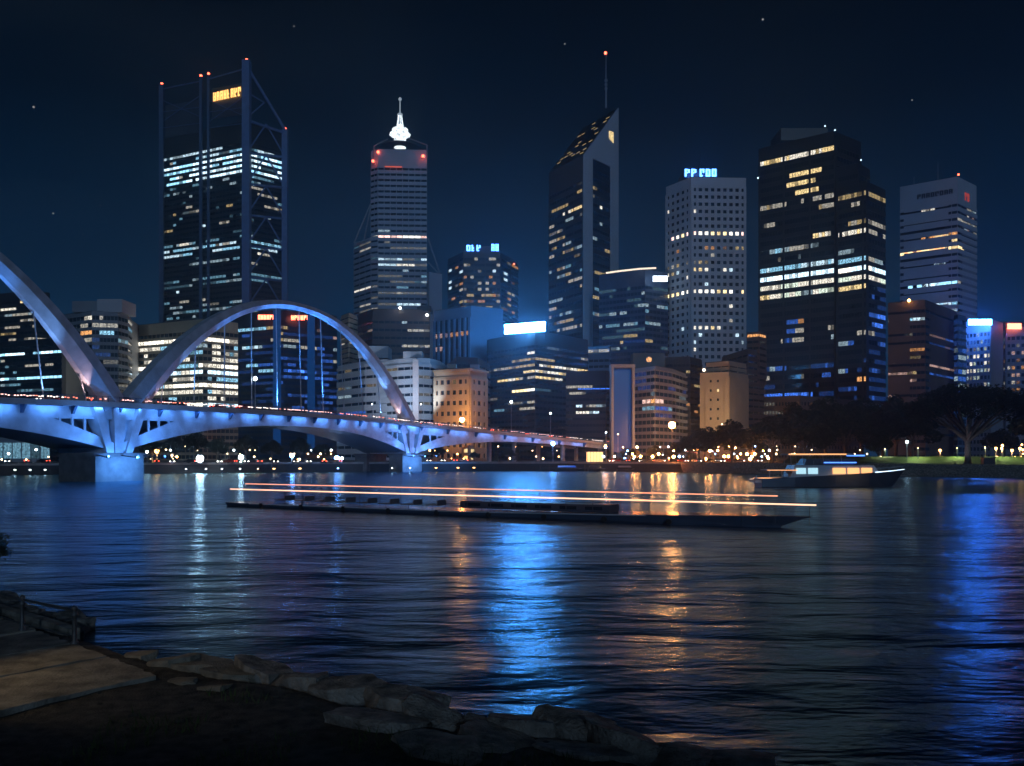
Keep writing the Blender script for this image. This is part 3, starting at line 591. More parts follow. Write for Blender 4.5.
mb = MB(); a = W(633, 366, 410); c = W(665, 353, 410); mb.box(((a.x+c.x)/2, 414, (GZ+c.z)/2), (c.x-a.x, 8, c.z-GZ)); mb.build('wall', 'wall_black', b.root)
mb = MB(); p = W(649, 359.5, 409.9); mb.tube(p, p-Vector((0, .3, 0)), 1.3, n=14); mb.build('emblem', 'lit_o2', b.root)
b = B('apartment_building', 'beige lit apartment block with few small windows left of the broad black tower', 'apartment building', 722, 420)
b.block([(700, 373), (729, 372), (748, 375)], 1, 420, fh=9.5, cw=9, g=.28, lit=[(700, 730, 388, 398, .3, 'y', 2)], wall='wall_cream', rib=1, ribw=.72, style='punch', top=4, fnc=(4, 2))
b.block([(706, 363), (729, 361), (746, 364)], 1, 424, fh=5, cw=9, g=.3, lit=(), wall='wall_cream', faces=(), z0=40); mb = MB(); mb.ball(W(704, 370, 417), .7, n=8); mb.build('flood_light', 'lamp_warm', b.root); b.end()
b = B('apartment_building', 'dark brown stepped block with an orange lit top behind the beige apartments', 'apartment building', 745, 450)
b.block([(722, 357), (748, 349), (764, 352)], 1, 455, fh=6.5, cw=5, g=.4, lit=[(720, 765, 355, 440, .06, 'wo', 0)], wall='wall_brown', top=3)
b.block([(747, 333), (759, 332), (766, 334)], 1, 462, fh=6, cw=5, g=.5, lit=[(740, 770, 330, 336, 1, 'o', 2)], wall='wall_brown', top=0, z0=45); b.end()
b = B('warehouse', 'low amber lit waterfront building glowing beneath the right bridge span', 'building', 470, 372)
b.block([(446, 449), (468, 446), (503, 450)], 1, 372, fh=6.5, cw=3, g=.65, lit=[(440, 505, 440, 466, .8, 'oy', 2), (440, 505, 440, 466, .6, 'yo', 3)], wall='wall_cream', top=1, rib=2, ribw=.4); b.end()
b = B('kiosk', 'small amber lit kiosk beside the blue jetty under the bridge ramp', 'kiosk', 595, 345)
mb = MB(); a, c = W(587.5, 460, 345), W(603, 452, 345); mb.box(((a.x+c.x)/2, 347, (GZ+c.z)/2), (c.x-a.x, 4, c.z-GZ)); mb.build('wall', 'glow_cream', b.root)
mb = MB(); mb.box(((a.x+c.x)/2, 347, c.z+.2), (c.x-a.x+1.4, 5.4, .4)); mb.build('roof', 'wall_slate', b.root)
mb = MB()
for k in range(6): mb.box((a.x+(c.x-a.x)*k/5, 344.93, (GZ+c.z)/2), (.14, .1, c.z-GZ))
mb.build('mullion', 'steel_dark', b.root)
# ================================================================ water and land
def water_mat():
    m = bpy.data.materials.new('water'); m.use_nodes = True; n = m.node_tree; b = n.nodes['Principled BSDF']
    b.inputs['Base Color'].default_value = (.006, .026, .05, 1); b.inputs['Roughness'].default_value = .165
    b.inputs['IOR'].default_value = 1.45; b.inputs['Specular Tint'].default_value = (1, 1, 1, 1); b.inputs['Specular IOR Level'].default_value = .5
    t = n.nodes.new('ShaderNodeTexCoord'); prev = None; hs = []
    for sc, rot, st, amp, det in (((.05, .085, 1), 14, 1, 1.0, 2), ((.16, .42, 1), 9, 1, .36, 3), ((.62, 1.3, 1), -16, 1, .06, 3), ((2.6, 4.6, 1), 12, 1, .022, 3)):
        mp = n.nodes.new('ShaderNodeMapping'); mp.inputs['Scale'].default_value = sc; mp.inputs['Rotation'].default_value = (0, 0, R(rot))
        z = n.nodes.new('ShaderNodeTexNoise'); z.inputs['Scale'].default_value = 1; z.inputs['Detail'].default_value = det; z.inputs['Roughness'].default_value = .5
        z.inputs['Distortion'].default_value = .5
        n.links.new(t.outputs['Object'], mp.inputs[0]); n.links.new(mp.outputs[0], z.inputs['Vector'])
        k = n.nodes.new('ShaderNodeMath'); k.operation = 'MULTIPLY'; k.inputs[1].default_value = amp; n.links.new(z.outputs[0], k.inputs[0]); hs.append(k)
    a = hs[0]
    for h2 in hs[1:-1]:
        a2 = n.nodes.new('ShaderNodeMath'); a2.operation = 'ADD'; n.links.new(a.outputs[0], a2.inputs[0]); n.links.new(h2.outputs[0], a2.inputs[1]); a = a2
    c = n.nodes.new('ShaderNodeMath'); c.operation = 'ADD'; n.links.new(a.outputs[0], c.inputs[0]); n.links.new(hs[-1].outputs[0], c.inputs[1])
    bp = n.nodes.new('ShaderNodeBump'); bp.inputs['Strength'].default_value = .75; bp.inputs['Distance'].default_value = 1.0
    n.links.new(c.outputs[0], bp.inputs['Height']); n.links.new(bp.outputs[0], b.inputs['Normal'])
    # river water: dark body, Fresnel gloss colour tinted blue to cool the mirrored lights
    o = n.nodes['Material Output']; gl = n.nodes.new('ShaderNodeBsdfAnisotropic'); gl.inputs['Roughness'].default_value = .225; gl.inputs['Color'].default_value = (.52, .80, 1, 1)
    df = n.nodes.new('ShaderNodeBsdfDiffuse'); df.inputs['Color'].default_value = (.006, .026, .05, 1)
    fr = n.nodes.new('ShaderNodeFresnel'); fr.inputs['IOR'].default_value = 1.5; mx = n.nodes.new('ShaderNodeMixShader')
    for q in (gl, df, fr): n.links.new(bp.outputs[0], q.inputs['Normal'])
    n.links.new(fr.outputs[0], mx.inputs[0]); n.links.new(df.outputs[0], mx.inputs[1]); n.links.new(gl.outputs[0], mx.inputs[2]); n.links.new(mx.outputs[0], o.inputs['Surface']); n.nodes.remove(b)
    M['water'] = m
water_mat()
mb = MB(); mb.quad((-1500, -300, 0), (1500, -300, 0), (1500, 420, 0), (-1500, 420, 0)); tag(mb.build('water', 'water'), kind='structure')
shore = [(-1400, 264), (-400, 262)]+[tuple(G(x, 6*F/(y-HY))) for x, y in ((0, 475), (60, 474), (160, 473), (300, 471.8), (450, 471), (600, 471), (680, 472), (760, 473.5), (860, 475.5), (940, 476.5), (1024, 477.5))]+[(190, 215), (420, 190), (1400, 152)]
mb = MB(); mb.prism(shore+[(1500, 150), (1500, 1100), (-1500, 1100), (-1500, 262)], -3, GZ); tag(mb.build('ground', 'asphalt'), kind='structure')
# quay wall coping (left) and sloping dark bank (right)
def offs(p, q, o): u = (Vector(q)-Vector(p)).normalized(); return Vector((u.y, -u.x))*o
qw = MB()
for i in range(1, 8):
    a, c = Vector(shore[i]), Vector(shore[i+1]); n = offs(a, c, .35)
    qw.prism([tuple(a+n), tuple(c+n), tuple(c-n*3), tuple(a-n*3)], 2.75-.003*i, GZ+.25+.003*i)
tag(qw.build('quay_wall', 'concrete'), 'long dark concrete quay wall with a pale coping along the far waterline', 'quay wall')
bk = MB(); N = 46
pts = [Vector(p) for p in shore[8:]]
def along(P, t):
    ls = [(P[i+1]-P[i]).length for i in range(len(P)-1)]; s = t*sum(ls)
    for i, l in enumerate(ls):
        if s <= l or i == len(ls)-1: return P[i].lerp(P[i+1], s/l)
        s -= l
P5 = pts[:7]
prev = None
for k in range(80):
    a = along(P5, k/79); o = Vector((0, -1))
    row = [(a.x, a.y+(-5.5+1.8*j)+random.uniform(-.4, .4), -.6+(GZ+.9)*min(1, j/3)*(1 if j < 4 else 1)+random.uniform(-.15, .15)) for j in range(4)]+[(a.x, a.y+2.5, GZ+.06), (a.x, a.y+7, GZ+.01)]
    if prev:
        for j in range(5): bk.quad(prev[j], row[j], row[j+1], prev[j+1])
    prev = row
tag(bk.build('river_bank', 'rock'), kind='structure')
gs = MB(); gp = [(88, 279), (106, 267), (122, 256), (140, 246), (155, 240), (260, 218), (300, 300), (200, 310), (100, 310)]
ctr = Vector((165, 285))
vs_ = [(x, y, GZ+.03) for x, y in gp]+[(x+(ctr.x-x)*.08, y+9, GZ+2.3) for x, y in gp[:6]]+[(x, y-6, GZ+2.3) for x, y in gp[6:]]
n_ = len(gp); gs.add(vs_, [tuple(range(n_, 2*n_))]+[(i, (i+1) % n_, n_+(i+1) % n_, n_+i) for i in range(n_)]); tag(gs.build('lawn', 'grass'), kind='structure')

# ================================================================ near bank
edge = [Vector((-60, 66)), Vector((-30, 42.5)), Vector((-18.6, 31)), Vector((-13.7, 27)), Vector((-9.5, 23.3)), Vector((-6.7, 21.4)), Vector((-4.3, 20.2)), Vector((-2.2, 18.5)), Vector((-.65, 17.4)), Vector((.97, 17.0)), Vector((2.36, 15.7)), Vector((3.6, 14.8)), Vector((6, 13.2)), Vector((12, 10)), Vector((40, -6))]
def sdist(x, y):
    p = Vector((x, y)); best = 1e9
    for a, c in zip(edge, edge[1:]):
        u = c-a; t = max(0, min(1, (p-a).dot(u)/u.length_squared)); q = a+u*t; d = (p-q).length
        if d < best: best = d; sg = -1 if (u.x*(p.y-a.y)-u.y*(p.x-a.x)) > 0 else 1
    return best*sg          # positive on land
def gh(x, y):
    s = sdist(x, y); n = noise.noise(Vector((x*.45, y*.45, 3)))*.10+noise.noise(Vector((x*1.9, y*1.9, 7)))*.04
    if s < 0: z = .05+s*1.1
    else: z = .05+.65*min(1, s/1.1)+n*min(1, s)
    z += 3.6*max(0, min(1, (11-y)/9))**1.5 if y < 11 else 0
    return max(z, -2.5)
g = MB(); xs = [-62+i*1.0 for i in range(38)]+[-24+i*.28 for i in range(125)]+[11+i*1.2 for i in range(26)]; ys = [-14+i*1.2 for i in range(19)]+[9+i*.28 for i in range(100)]+[37+i*1.2 for i in range(26)]
vs = [(x, y, gh(x, y)) for y in ys for x in xs]; nx = len(xs); fs = []
for j in range(len(ys)-1):
    for i in range(nx-1):
        q = (j*nx+i, j*nx+i+1, (j+1)*nx+i+1, (j+1)*nx+i)
        if max(vs[k][2] for k in q) > -2.4: fs.append(q)
g.add(vs, fs); tag(g.build('near_bank', 'soil', smooth=True), kind='structure')
# paving slabs along the edge
E = edge[1:6]
path_pts = [Vector((-30, 42.5)), Vector((-18.6, 31)), Vector((-13.7, 27)), Vector((-9.9, 23.4)), Vector((-7.6, 21.0))]
inn = [Vector((-34.5, 36.5)), Vector((-22.8, 25)), Vector((-18.2, 21.2)), Vector((-14.2, 18.1)), Vector((-11.2, 16.2))]
sl_ = MB(); cuts = [0, .12, .24, .36, .47, .57, .66, .745, .83, .905, 1]
for i in range(len(cuts)-1):
    t0, t1 = cuts[i]+.0035, cuts[i+1]-.0035
    a0, a1, b0, b1 = along(path_pts, t0), along(path_pts, t1), along(inn, t0), along(inn, t1)
    k0, k1 = .2, 1
    q = [a0.lerp(b0, k0), a1.lerp(b1, k0), b1, b0]
    zz = .80+random.uniform(-.02, .02); n_ = 14
    ring = []
    for (p_, r_) in zip(q, q[1:]+q[:1]):
        for k in range(n_):
            v = p_.lerp(r_, k/n_); jt = .05 if 0 < k else .02; ring.append((v.x+random.uniform(-jt, jt), v.y+random.uniform(-jt, jt)))
    sl_.prism(ring[::-1] if False else ring, zz-.25, zz)
tag(sl_.build('path', 'pavement'), kind='structure')
kb = MB()
for i in range(31):
    a = along(path_pts, i/40).lerp(along(inn, i/40), .10); c = along(path_pts, (i+1)/40).lerp(along(inn, (i+1)/40), .10)
    n = offs(a, c, .16); z = .84
    kb.prism([tuple(a+n), tuple(c+n), tuple(c-n), tuple(a-n)], .3, z)
tag(kb.build('kerb', 'pavement'), 'low worn stone kerb running under the railing beside the path', 'kerb')
# railing
posts = [Vector((-12.1, 23.6)), Vector((-14.55, 25.35)), Vector((-17.0, 27.5)), Vector((-19.5, 29.7)), Vector((-22, 32))]
rl = thing('railing', 'old iron railing with ball topped posts at the lower left edge', 'railing', (posts[0].x, posts[0].y, .8))
for p in posts:
    m_ = MB(); z = .72
    m_.lathe((p.x, p.y, z), [(.11, 0), (.11, .10), (.065, .14), (.058, .80), (.085, .83), (.085, .90), (.05, .93), (.04, .96), (.075, 1.0), (.085, 1.045), (.07, 1.09), (.02, 1.125)], 12)
    m_.build('post', 'iron', rl, True)
for z, r in ((1.70, .042),):
    for a, c in zip(posts, posts[1:]): m_ = MB(); m_.tube((a.x, a.y, z), (c.x, c.y, z), r); m_.build('rail', 'iron', rl)
m_ = MB()
for a, c in zip(posts, posts[1:]): m_.tube((a.x, a.y, .98), (c.x, c.y, .98), .02)
m_.build('rail', 'iron', rl)
# rocks
def rock_mesh(seed, sz, flat=.5):
    rd = random.Random(seed); import bmesh
    bm = bmesh.new(); bmesh.ops.create_cube(bm, size=1); bmesh.ops.subdivide_edges(bm, edges=bm.edges[:], cuts=7, use_grid_fill=True)
    off = Vector((seed*3.1, seed*1.7, 0))
    planes = [(Vector((rd.uniform(-1, 1), rd.uniform(-1, 1), rd.uniform(-.3, .35))).normalized(), rd.uniform(.40, .55)) for _ in range(8)]+[(Vector((rd.uniform(-.25, .25), rd.uniform(-.25, .25), 1)).normalized(), rd.uniform(.26, .36)) for _ in range(2)]
    for v in bm.verts:
        p = v.co.copy()
        for n_, d_ in planes:
            e_ = p.dot(n_)-d_
            if e_ > 0: p -= n_*e_
        p += p.normalized()*(noise.noise(p*2.2+off)*.07+noise.noise(p*6+off)*.035+noise.noise(p*15+off)*.016)
        v.co = Vector((p.x*sz[0], p.y*sz[1], p.z*sz[2]))
    vs = [tuple(v.co) for v in bm.verts]; fs = [tuple(v.index for v in f.verts) for f in bm.faces]; bm.free(); return vs, fs
def rock(seed, loc, sz, rz, label, group, m='rock'):
    vs, fs = rock_mesh(seed, sz); mb = MB(); mb.add(vs, fs); o = mb.build('rock', m, None, False)
    o.location = loc; o.rotation_euler = (random.uniform(-.12, .12), random.uniform(-.12, .12), rz); tag(o, label, 'rock', group); return o
rg = 'dark stone blocks edging the near bank'
t = 0; k = 0
for (x, y, sx, sy, sz, z) in ((262, 668, 2.2, 1.2, .7, .35), (300, 677, 1.7, 1.3, .6, .4), (345, 687, 2.6, 1.3, .75, .35), (400, 699, 2.1, 1.3, .7, .4), (438, 716, 1.6, 1.2, .8, .35), (478, 722, 1.0, 1.0, .6, .3), (520, 722, 1.9, 1.2, .8, .3), (572, 722, 2.0, 1.3, .85, .32), (625, 738, 1.8, 1.2, .7, .35), (676, 748, 1.6, 1.2, .6, .3), (730, 757, 1.8, 1.1, .6, .3), (500, 742, 2.2, 1.4, .5, .4), (590, 752, 2.4, 1.3, .5, .4), (380, 722, 2.3, 1.3, .5, .5), (440, 748, 2.4, 1.4, .5, .5)):
    p = WZ(x, y, .7); rock(11+k, (p.x, p.y, z+.10), (sx*.85, sy*.9, sz*1.75), random.uniform(-.7, -.3), ('broad' if sx > 2.15 else 'blocky' if sx > 1.65 else 'small')+' dark bank edge stone '+{262: 'just right of the lit rubble', 300: 'second right of the lit rubble', 345: 'third right of the lit rubble', 400: 'fourth right of the lit rubble', 438: 'left of the blue reflection', 478: 'at the left foot of the blue reflection', 520: 'under the middle of the blue reflection', 572: 'at the right foot of the blue reflection', 625: 'fourth from the right end', 676: 'third from the right end', 730: 'nearest the right end', 500: 'set back below the blue reflection', 590: 'set back right of the blue reflection', 380: 'set back behind the fourth stone', 440: 'lowest in the frame'}[x], rg); k += 1
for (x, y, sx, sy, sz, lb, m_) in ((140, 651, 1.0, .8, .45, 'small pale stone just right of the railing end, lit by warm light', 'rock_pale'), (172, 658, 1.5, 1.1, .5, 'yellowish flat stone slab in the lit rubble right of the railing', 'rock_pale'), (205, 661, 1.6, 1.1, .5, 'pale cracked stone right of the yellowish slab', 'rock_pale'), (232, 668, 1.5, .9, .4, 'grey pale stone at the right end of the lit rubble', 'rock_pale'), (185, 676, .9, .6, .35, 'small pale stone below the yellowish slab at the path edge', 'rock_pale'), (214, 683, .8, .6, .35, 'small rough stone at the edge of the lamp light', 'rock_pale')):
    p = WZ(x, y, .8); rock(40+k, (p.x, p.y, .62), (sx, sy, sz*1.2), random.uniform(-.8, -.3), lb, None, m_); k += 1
for i in range(34):                    # rip-rap along the waterline, left
    t = .02+i/34*.62; a = along(edge[1:7], t); p = a+Vector((random.uniform(.0, .8), random.uniform(.1, .9)))
    rock(70+i, (p.x, p.y, random.uniform(.0, .2)), (random.uniform(.9, 1.7), random.uniform(.8, 1.2), random.uniform(.6, .95)), random.uniform(-1.2, -.3), 'dark boulder in the waterside rip-rap below the railing', 'boulders along the waterline')
for i in range(34):
    x, y = random.uniform(60, 520), random.uniform(0, 60)
    y += 660+ (x-60)*.14; p = WZ(x, y, .72)
    s = random.uniform(.05, .15)
    rock(120+i, (p.x, p.y, gh(p.x, p.y)+.02), (s*1.4, s, s*.7), random.uniform(0, 3), 'small loose stone on the dark near bank', 'loose stones on the near bank', 'soil')
# grass tufts
gt = MB(); rd = random.Random(5)
for i in range(5200):
    x, y = rd.uniform(-12, 5), rd.uniform(12.3, 19)
    if noise.noise(Vector((x*.5, y*.5, 9))) < .02 or sdist(x, y) < 1.6 or (x < -8 and y > 15.5): continue
    z = gh(x, y); h = rd.uniform(.08, .26); a = rd.uniform(0, 6.3); dx, dy = math.cos(a)*.015, math.sin(a)*.015; lx, ly = rd.uniform(-.1, .1), rd.uniform(-.1, .1)
    gt.add([(x-dx, y-dy, z-.02), (x+dx, y+dy, z-.02), (x+lx, y+ly, z+h)], ((0, 1, 2),))
tag(gt.build('grass', 'grass'), 'short sparse grass on the dark near bank', 'grass', kind='stuff')

# ================================================================ trees
def leaf_cloud(mb, c, r, n, s, rd, shell=.55):
    for _ in range(n):
        v = Vector((rd.gauss(0, 1), rd.gauss(0, 1), rd.gauss(0, 1))).normalized()*(shell+(1-shell)*rd.random()**.6)
        p = Vector((c[0]+v.x*r[0], c[1]+v.y*r[1], c[2]+v.z*r[2]))
        a = Vector((rd.uniform(-1, 1), rd.uniform(-1, 1), rd.uniform(-.6, .6))).normalized()*s*rd.uniform(.6, 1.3); b_ = a.orthogonal().normalized()*s*rd.uniform(.3, .7)
        mb.add([p-a, p-b_*.8, p+a, p+b_], ((0, 1, 2, 3),))
def tree(seed, h, w_, label, loc, group=None, leafs='leaf', form='round', n=3200, ls=.46):
    rd = random.Random(seed); t = thing('tree', label, 'tree', loc, 0, group); L = Vector(loc)
    tk = MB(); th = h*(.35 if form != 'cone' else .15)
    base = L.copy(); top = L+Vector((rd.uniform(-.3, .3), 0, th)); r0 = h*.035
    tk.tube(base-Vector((0, 0, .3)), base+Vector((0, 0, .6)), r0*1.6, r0*1.05, 10); tk.tube(base+Vector((0, 0, .6)), top, r0*1.05, r0*.75, 10)
    cr_ = MB()
    if form == 'cone':
        tk.tube(top, L+Vector((0, 0, h*.9)), r0*.7, .05)
        for k in range(14):
            q = k/13; leaf_cloud(cr_, (L.x, L.y, L.z+h*(.12+.85*q)), (w_/2*(1-q)+.2, w_/2*(1-q)+.2, h*.07), n//16, ls, rd, .5)
    else:
        K = 17 if form == 'round' else 30
        for k in range(K):
            a = k*2.4+rd.uniform(-.3, .3); q = math.sqrt((k+.5)/K); rr_ = w_/2*.80*q
            zz = h*(.52+.36*(1-q*q)+rd.uniform(-.09, .07)) if form == 'round' else h*(.62+.25*(1-q*q)+rd.uniform(-.06, .04))
            c = Vector((L.x+rr_*math.cos(a), L.y+rr_*math.sin(a), L.z+zz))
            s = w_*rd.uniform(.16, .24) if form == 'round' else w_*rd.uniform(.10, .16)
            leaf_cloud(cr_, c, (s, s, s*(.8 if form == 'round' else .5)), n//K, ls, rd)
            if k % 2 == 0 or form == 'umbrella':
                mid = top.lerp(c, .5)+Vector((0, 0, -h*.04)); tk.path([top-Vector((0, 0, rd.random()*th*.3)), mid, c], [r0*.5, r0*.28, r0*.08], 6)
    tk.build('trunk', 'bark', t); cr_.build('crown', leafs, t); return t
protos = [tree(1, 11, 11, 'dark bushy tree', (0, 900, GZ), None, 'leaf_dark'), tree(2, 12, 10, 'dark bushy tree', (0, 910, GZ), None, 'leaf_dark')]
lawn_g = 'dark trees massed in the park at the right'; pr_g = 'trees on the promenade seen under the bridge'
def place_tree(i, x, ytop, d, wpx, label, group, used=[0, 0]):
    p = G(x, d); hh = W(0, ytop, d).z-GZ; base = (11, 12)[i]; wb = (11, 10)[i]; sc = (wpx/F*d/wb, wpx/F*d/wb, hh/base)
    if not used[i]: o = protos[i]; used[i] = 1; o.location = (p.x, p.y, GZ); o.scale = sc; o.rotation_euler.z = random.uniform(0, 6); o['label'] = label; o['group'] = group; return o
    return dup(protos[i], (p.x, p.y, GZ), random.uniform(0, 6), sc, label, group)
for i, (x, yt, d, wp) in enumerate(((690, 446, 300, 34), (704, 436, 306, 30), (732, 430, 300, 34), (716, 440, 330, 30), (752, 442, 318, 26), (772, 424, 310, 40), (795, 414, 322, 46), (806, 428, 300, 36), (826, 408, 330, 52), (846, 418, 305, 44), (862, 402, 330, 54), (884, 412, 310, 50), (896, 399, 340, 46), (912, 410, 318, 46), (878, 436, 280, 26), (1046, 396, 285, 56), (1000, 432, 330, 30), (1052, 410, 320, 40), (820, 436, 280, 26))):
    place_tree(i % 2, x, yt-(9 if x < 850 else 2), d, wp*1.1, ('low ', 'tall ', 'broad ')[0 if yt > 434 else 2 if wp > 47 else 1]+'dark park tree '+where(x), lawn_g)
for i, (x, yt, d, wp) in enumerate(((152, 440, 300, 22), (176, 436, 320, 26), (196, 432, 330, 24), (218, 438, 305, 22), (246, 436, 312, 24), (272, 440, 325, 22), (300, 438, 305, 20), (322, 444, 315, 20), (438, 446, 340, 16), (508, 448, 345, 14), (474, 452, 330, 10), (630, 448, 350, 18), (655, 446, 350, 16), (670, 450, 340, 16))):
    place_tree(i % 2, x, yt, d, wp, 'green leafy promenade tree '+where(x), pr_g)
p = G(968, 246); tree(8, W(0, 378, 246).z-GZ, 38, 'wide umbrella shaped fig tree standing on the lit lawn', (p.x, p.y, GZ), None, 'leaf_dark', 'umbrella', 15000, .48)
for x, yt, lb in ((517, 444, 'narrow conical tree lit from below beneath the right bridge span'), (496, 452, 'short conical tree left of the taller cone under the bridge')):
    p = G(x, 330); tree(x, W(0, yt, 330).z-GZ, 3.2, lb, (p.x, p.y, GZ), None, 'leaf', 'cone', 700, .3)
# shrub at the left edge
p = G(-14, 30); t = thing('shrub', 'leafy shrub poking into view at the left edge above the water', 'shrub', (p.x, p.y, .2)); a = MB(); cr_ = MB(); rd = random.Random(3); L = Vector((p.x, p.y, .1))
for k in range(9):
    c = L+Vector((rd.uniform(-.5, .6), rd.uniform(-.6, .6), rd.uniform(2.4, 3.2))); a.path([L, L.lerp(c, .5)+Vector((.1, 0, .1)), c], [.05, .03, .01], 6); leaf_cloud(cr_, c, (.42, .4, .3), 260, .055, rd, .2)
a.build('stem', 'bark', t); cr_.build('foliage', 'leaf_dark', t)
# ================================================================ bridge
EP = [(-196.4, -27.2, 9.5), (-142.6, 83.8, 14.2), (-88.8, 194.8, 18.0), (-35.0, 305.8, 17.5), (75, 425, 9.0), (112, 458, 4.6), (150, 490, 3.4)]
def CRs(p0, p1, p2, p3, t): return .5*((2*p1)+(-p0+p2)*t+(2*p0-5*p1+4*p2-p3)*t*t+(-p0+3*p1-3*p2+p3)*t**3)
def BP(s):                             # s=0 at E0, 1 pier, 2 pier, 3 shore
    i = int(math.floor(s)); i = max(0, min(4, i)); t = s-i; q = [Vector(EP[max(0, min(6, i+k))]) for k in range(4)]
    if i < 2 and s < 2: p = q[1].lerp(q[2], t); p.z = CRs(q[0].z, q[1].z, q[2].z, q[3].z, t); return p
    return CRs(*q, t)
def BT(s):
    d = BP(s+.01)-BP(s-.01); d.z = 0; d.normalize(); return d
def BQ(s, ins, dz=0):                  # point inset from the downstream edge
    p = BP(s); d = BT(s); n = Vector((d.y, -d.x, 0)); return p-n*ins+Vector((0, 0, dz))
BW = 22.0
br = thing('bridge', 'long curved bridge with two blue lit arches and white haunched girders over the river', 'bridge', tuple(BP(1))[:2]+(0,))
def strip(mb, s0, s1, n, ins0, ins1, f0, f1):   # ribbon box between inset ins0..ins1 and height offsets f0(s)<f1(s)
    for k in range(n):
        a, b_ = s0+(s1-s0)*k/n, s0+(s1-s0)*(k+1)/n
        P_ = lambda s, i, f: BQ(s, i, f(s))
        mb.hexa([P_(a, ins1, f0), P_(a, ins0, f0), P_(b_, ins0, f0), P_(b_, ins1, f0), P_(a, ins1, f1), P_(a, ins0, f1), P_(b_, ins0, f1), P_(b_, ins1, f1)])
def D(s):                              # girder depth below deck
    if s < 2: t = s-math.floor(s); return 4.1+(11.4-4.1)*abs(2*t-1)**2.3
    t = min(1, (s-2)/.42); return 3.3+(11.3-3.3)*(1-t)**1.9-.9*min(1, max(0, (s-2.4)/.5))
def webd(s): return min(3.9, D(s)-.01) if s < 2.1 else min(3.9-1.1*min(1, (s-2.1)/.4), D(s)-.01)
def chord_top(s):
    q = abs(s-round(s)); return -max(D(s)-(1.7+2.4*min(1, q/.15)), webd(s)-.02)
ds, dt = 0.0, 4.0
mb = MB(); strip(mb, 0, 4.0, 100, 0, BW, lambda s: -1.15, lambda s: 0); mb.build('deck', 'concrete_pale', br)
mb = MB(); strip(mb, 0, 4.0, 100, .5, BW-.5, lambda s: .002, lambda s: .02); mb.build('roadway', 'asphalt', br)
mb = MB(); strip(mb, 0, 2.95, 90, BW-2.1, BW-1.7, lambda s: -webd(s), lambda s: -1.16); mb.build('girder_web', 'bridge_white', br)
mb = MB(); strip(mb, 0, 2.95, 90, 1.7, 2.1, lambda s: -webd(s), lambda s: -1.16)
# panel ribs on the web: oblique cantilever brackets
mb.build('girder_web', 'bridge_white', br)
rb = MB()
for k in range(0, 31):
    s = .06+k*.094
    if s > 2.9: break
    for i0, i1 in ((.25, 1.72),):
        a = .0022
        rb.hexa([BQ(s-a, 1.70, -2.9), BQ(s-a, i0+1.1, -2.9), BQ(s+a, i0+1.1, -2.9), BQ(s+a, 1.70, -2.9), BQ(s-a, 1.70, -1.16), BQ(s-a, i0, -1.16), BQ(s+a, i0, -1.16), BQ(s+a, 1.70, -1.16)])
rb.build('bracket', 'steel_blue', br)
mb = MB()
for s0, s1 in ((0, 1), (1, 2), (2, 2.5)):
    strip(mb, s0, s1, 60, 1.5, 1.95, lambda s: -D(s), chord_top)
mb.build('lower_chord', 'bridge_white', br)
mb = MB()
for s0, s1 in ((0, 1), (1, 2), (2, 2.5)):
    strip(mb, s0, s1, 60, 1.96, BW-1.5, lambda s: -D(s)+.12, lambda s: chord_top(s)-.1)
mb.build('soffit', 'wall_slate', br)  # shade under the bridge put into the colour, darker than the girder
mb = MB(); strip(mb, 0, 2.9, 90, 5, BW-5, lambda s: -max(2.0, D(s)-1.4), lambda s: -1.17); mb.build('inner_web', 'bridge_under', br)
sp = MB()
for pc in (1, 2):
    for sg in (-1, 1):
        for k in range(1, 8):
            s = pc+sg*(.045+k*.0245)
            ct = chord_top(s)
            if -webd(s)-.25 > ct:
                sp.hexa([BQ(s-.002, 1.85, ct-.3), BQ(s-.002, 1.55, ct-.3), BQ(s+.002, 1.55, ct-.3), BQ(s+.002, 1.85, ct-.3), BQ(s-.002, 1.95, -webd(s)+.3), BQ(s-.002, 1.55, -webd(s)+.3), BQ(s+.002, 1.55, -webd(s)+.3), BQ(s+.002, 1.95, -webd(s)+.3)])
sp.build('spandrel_post', 'bridge_white', br)
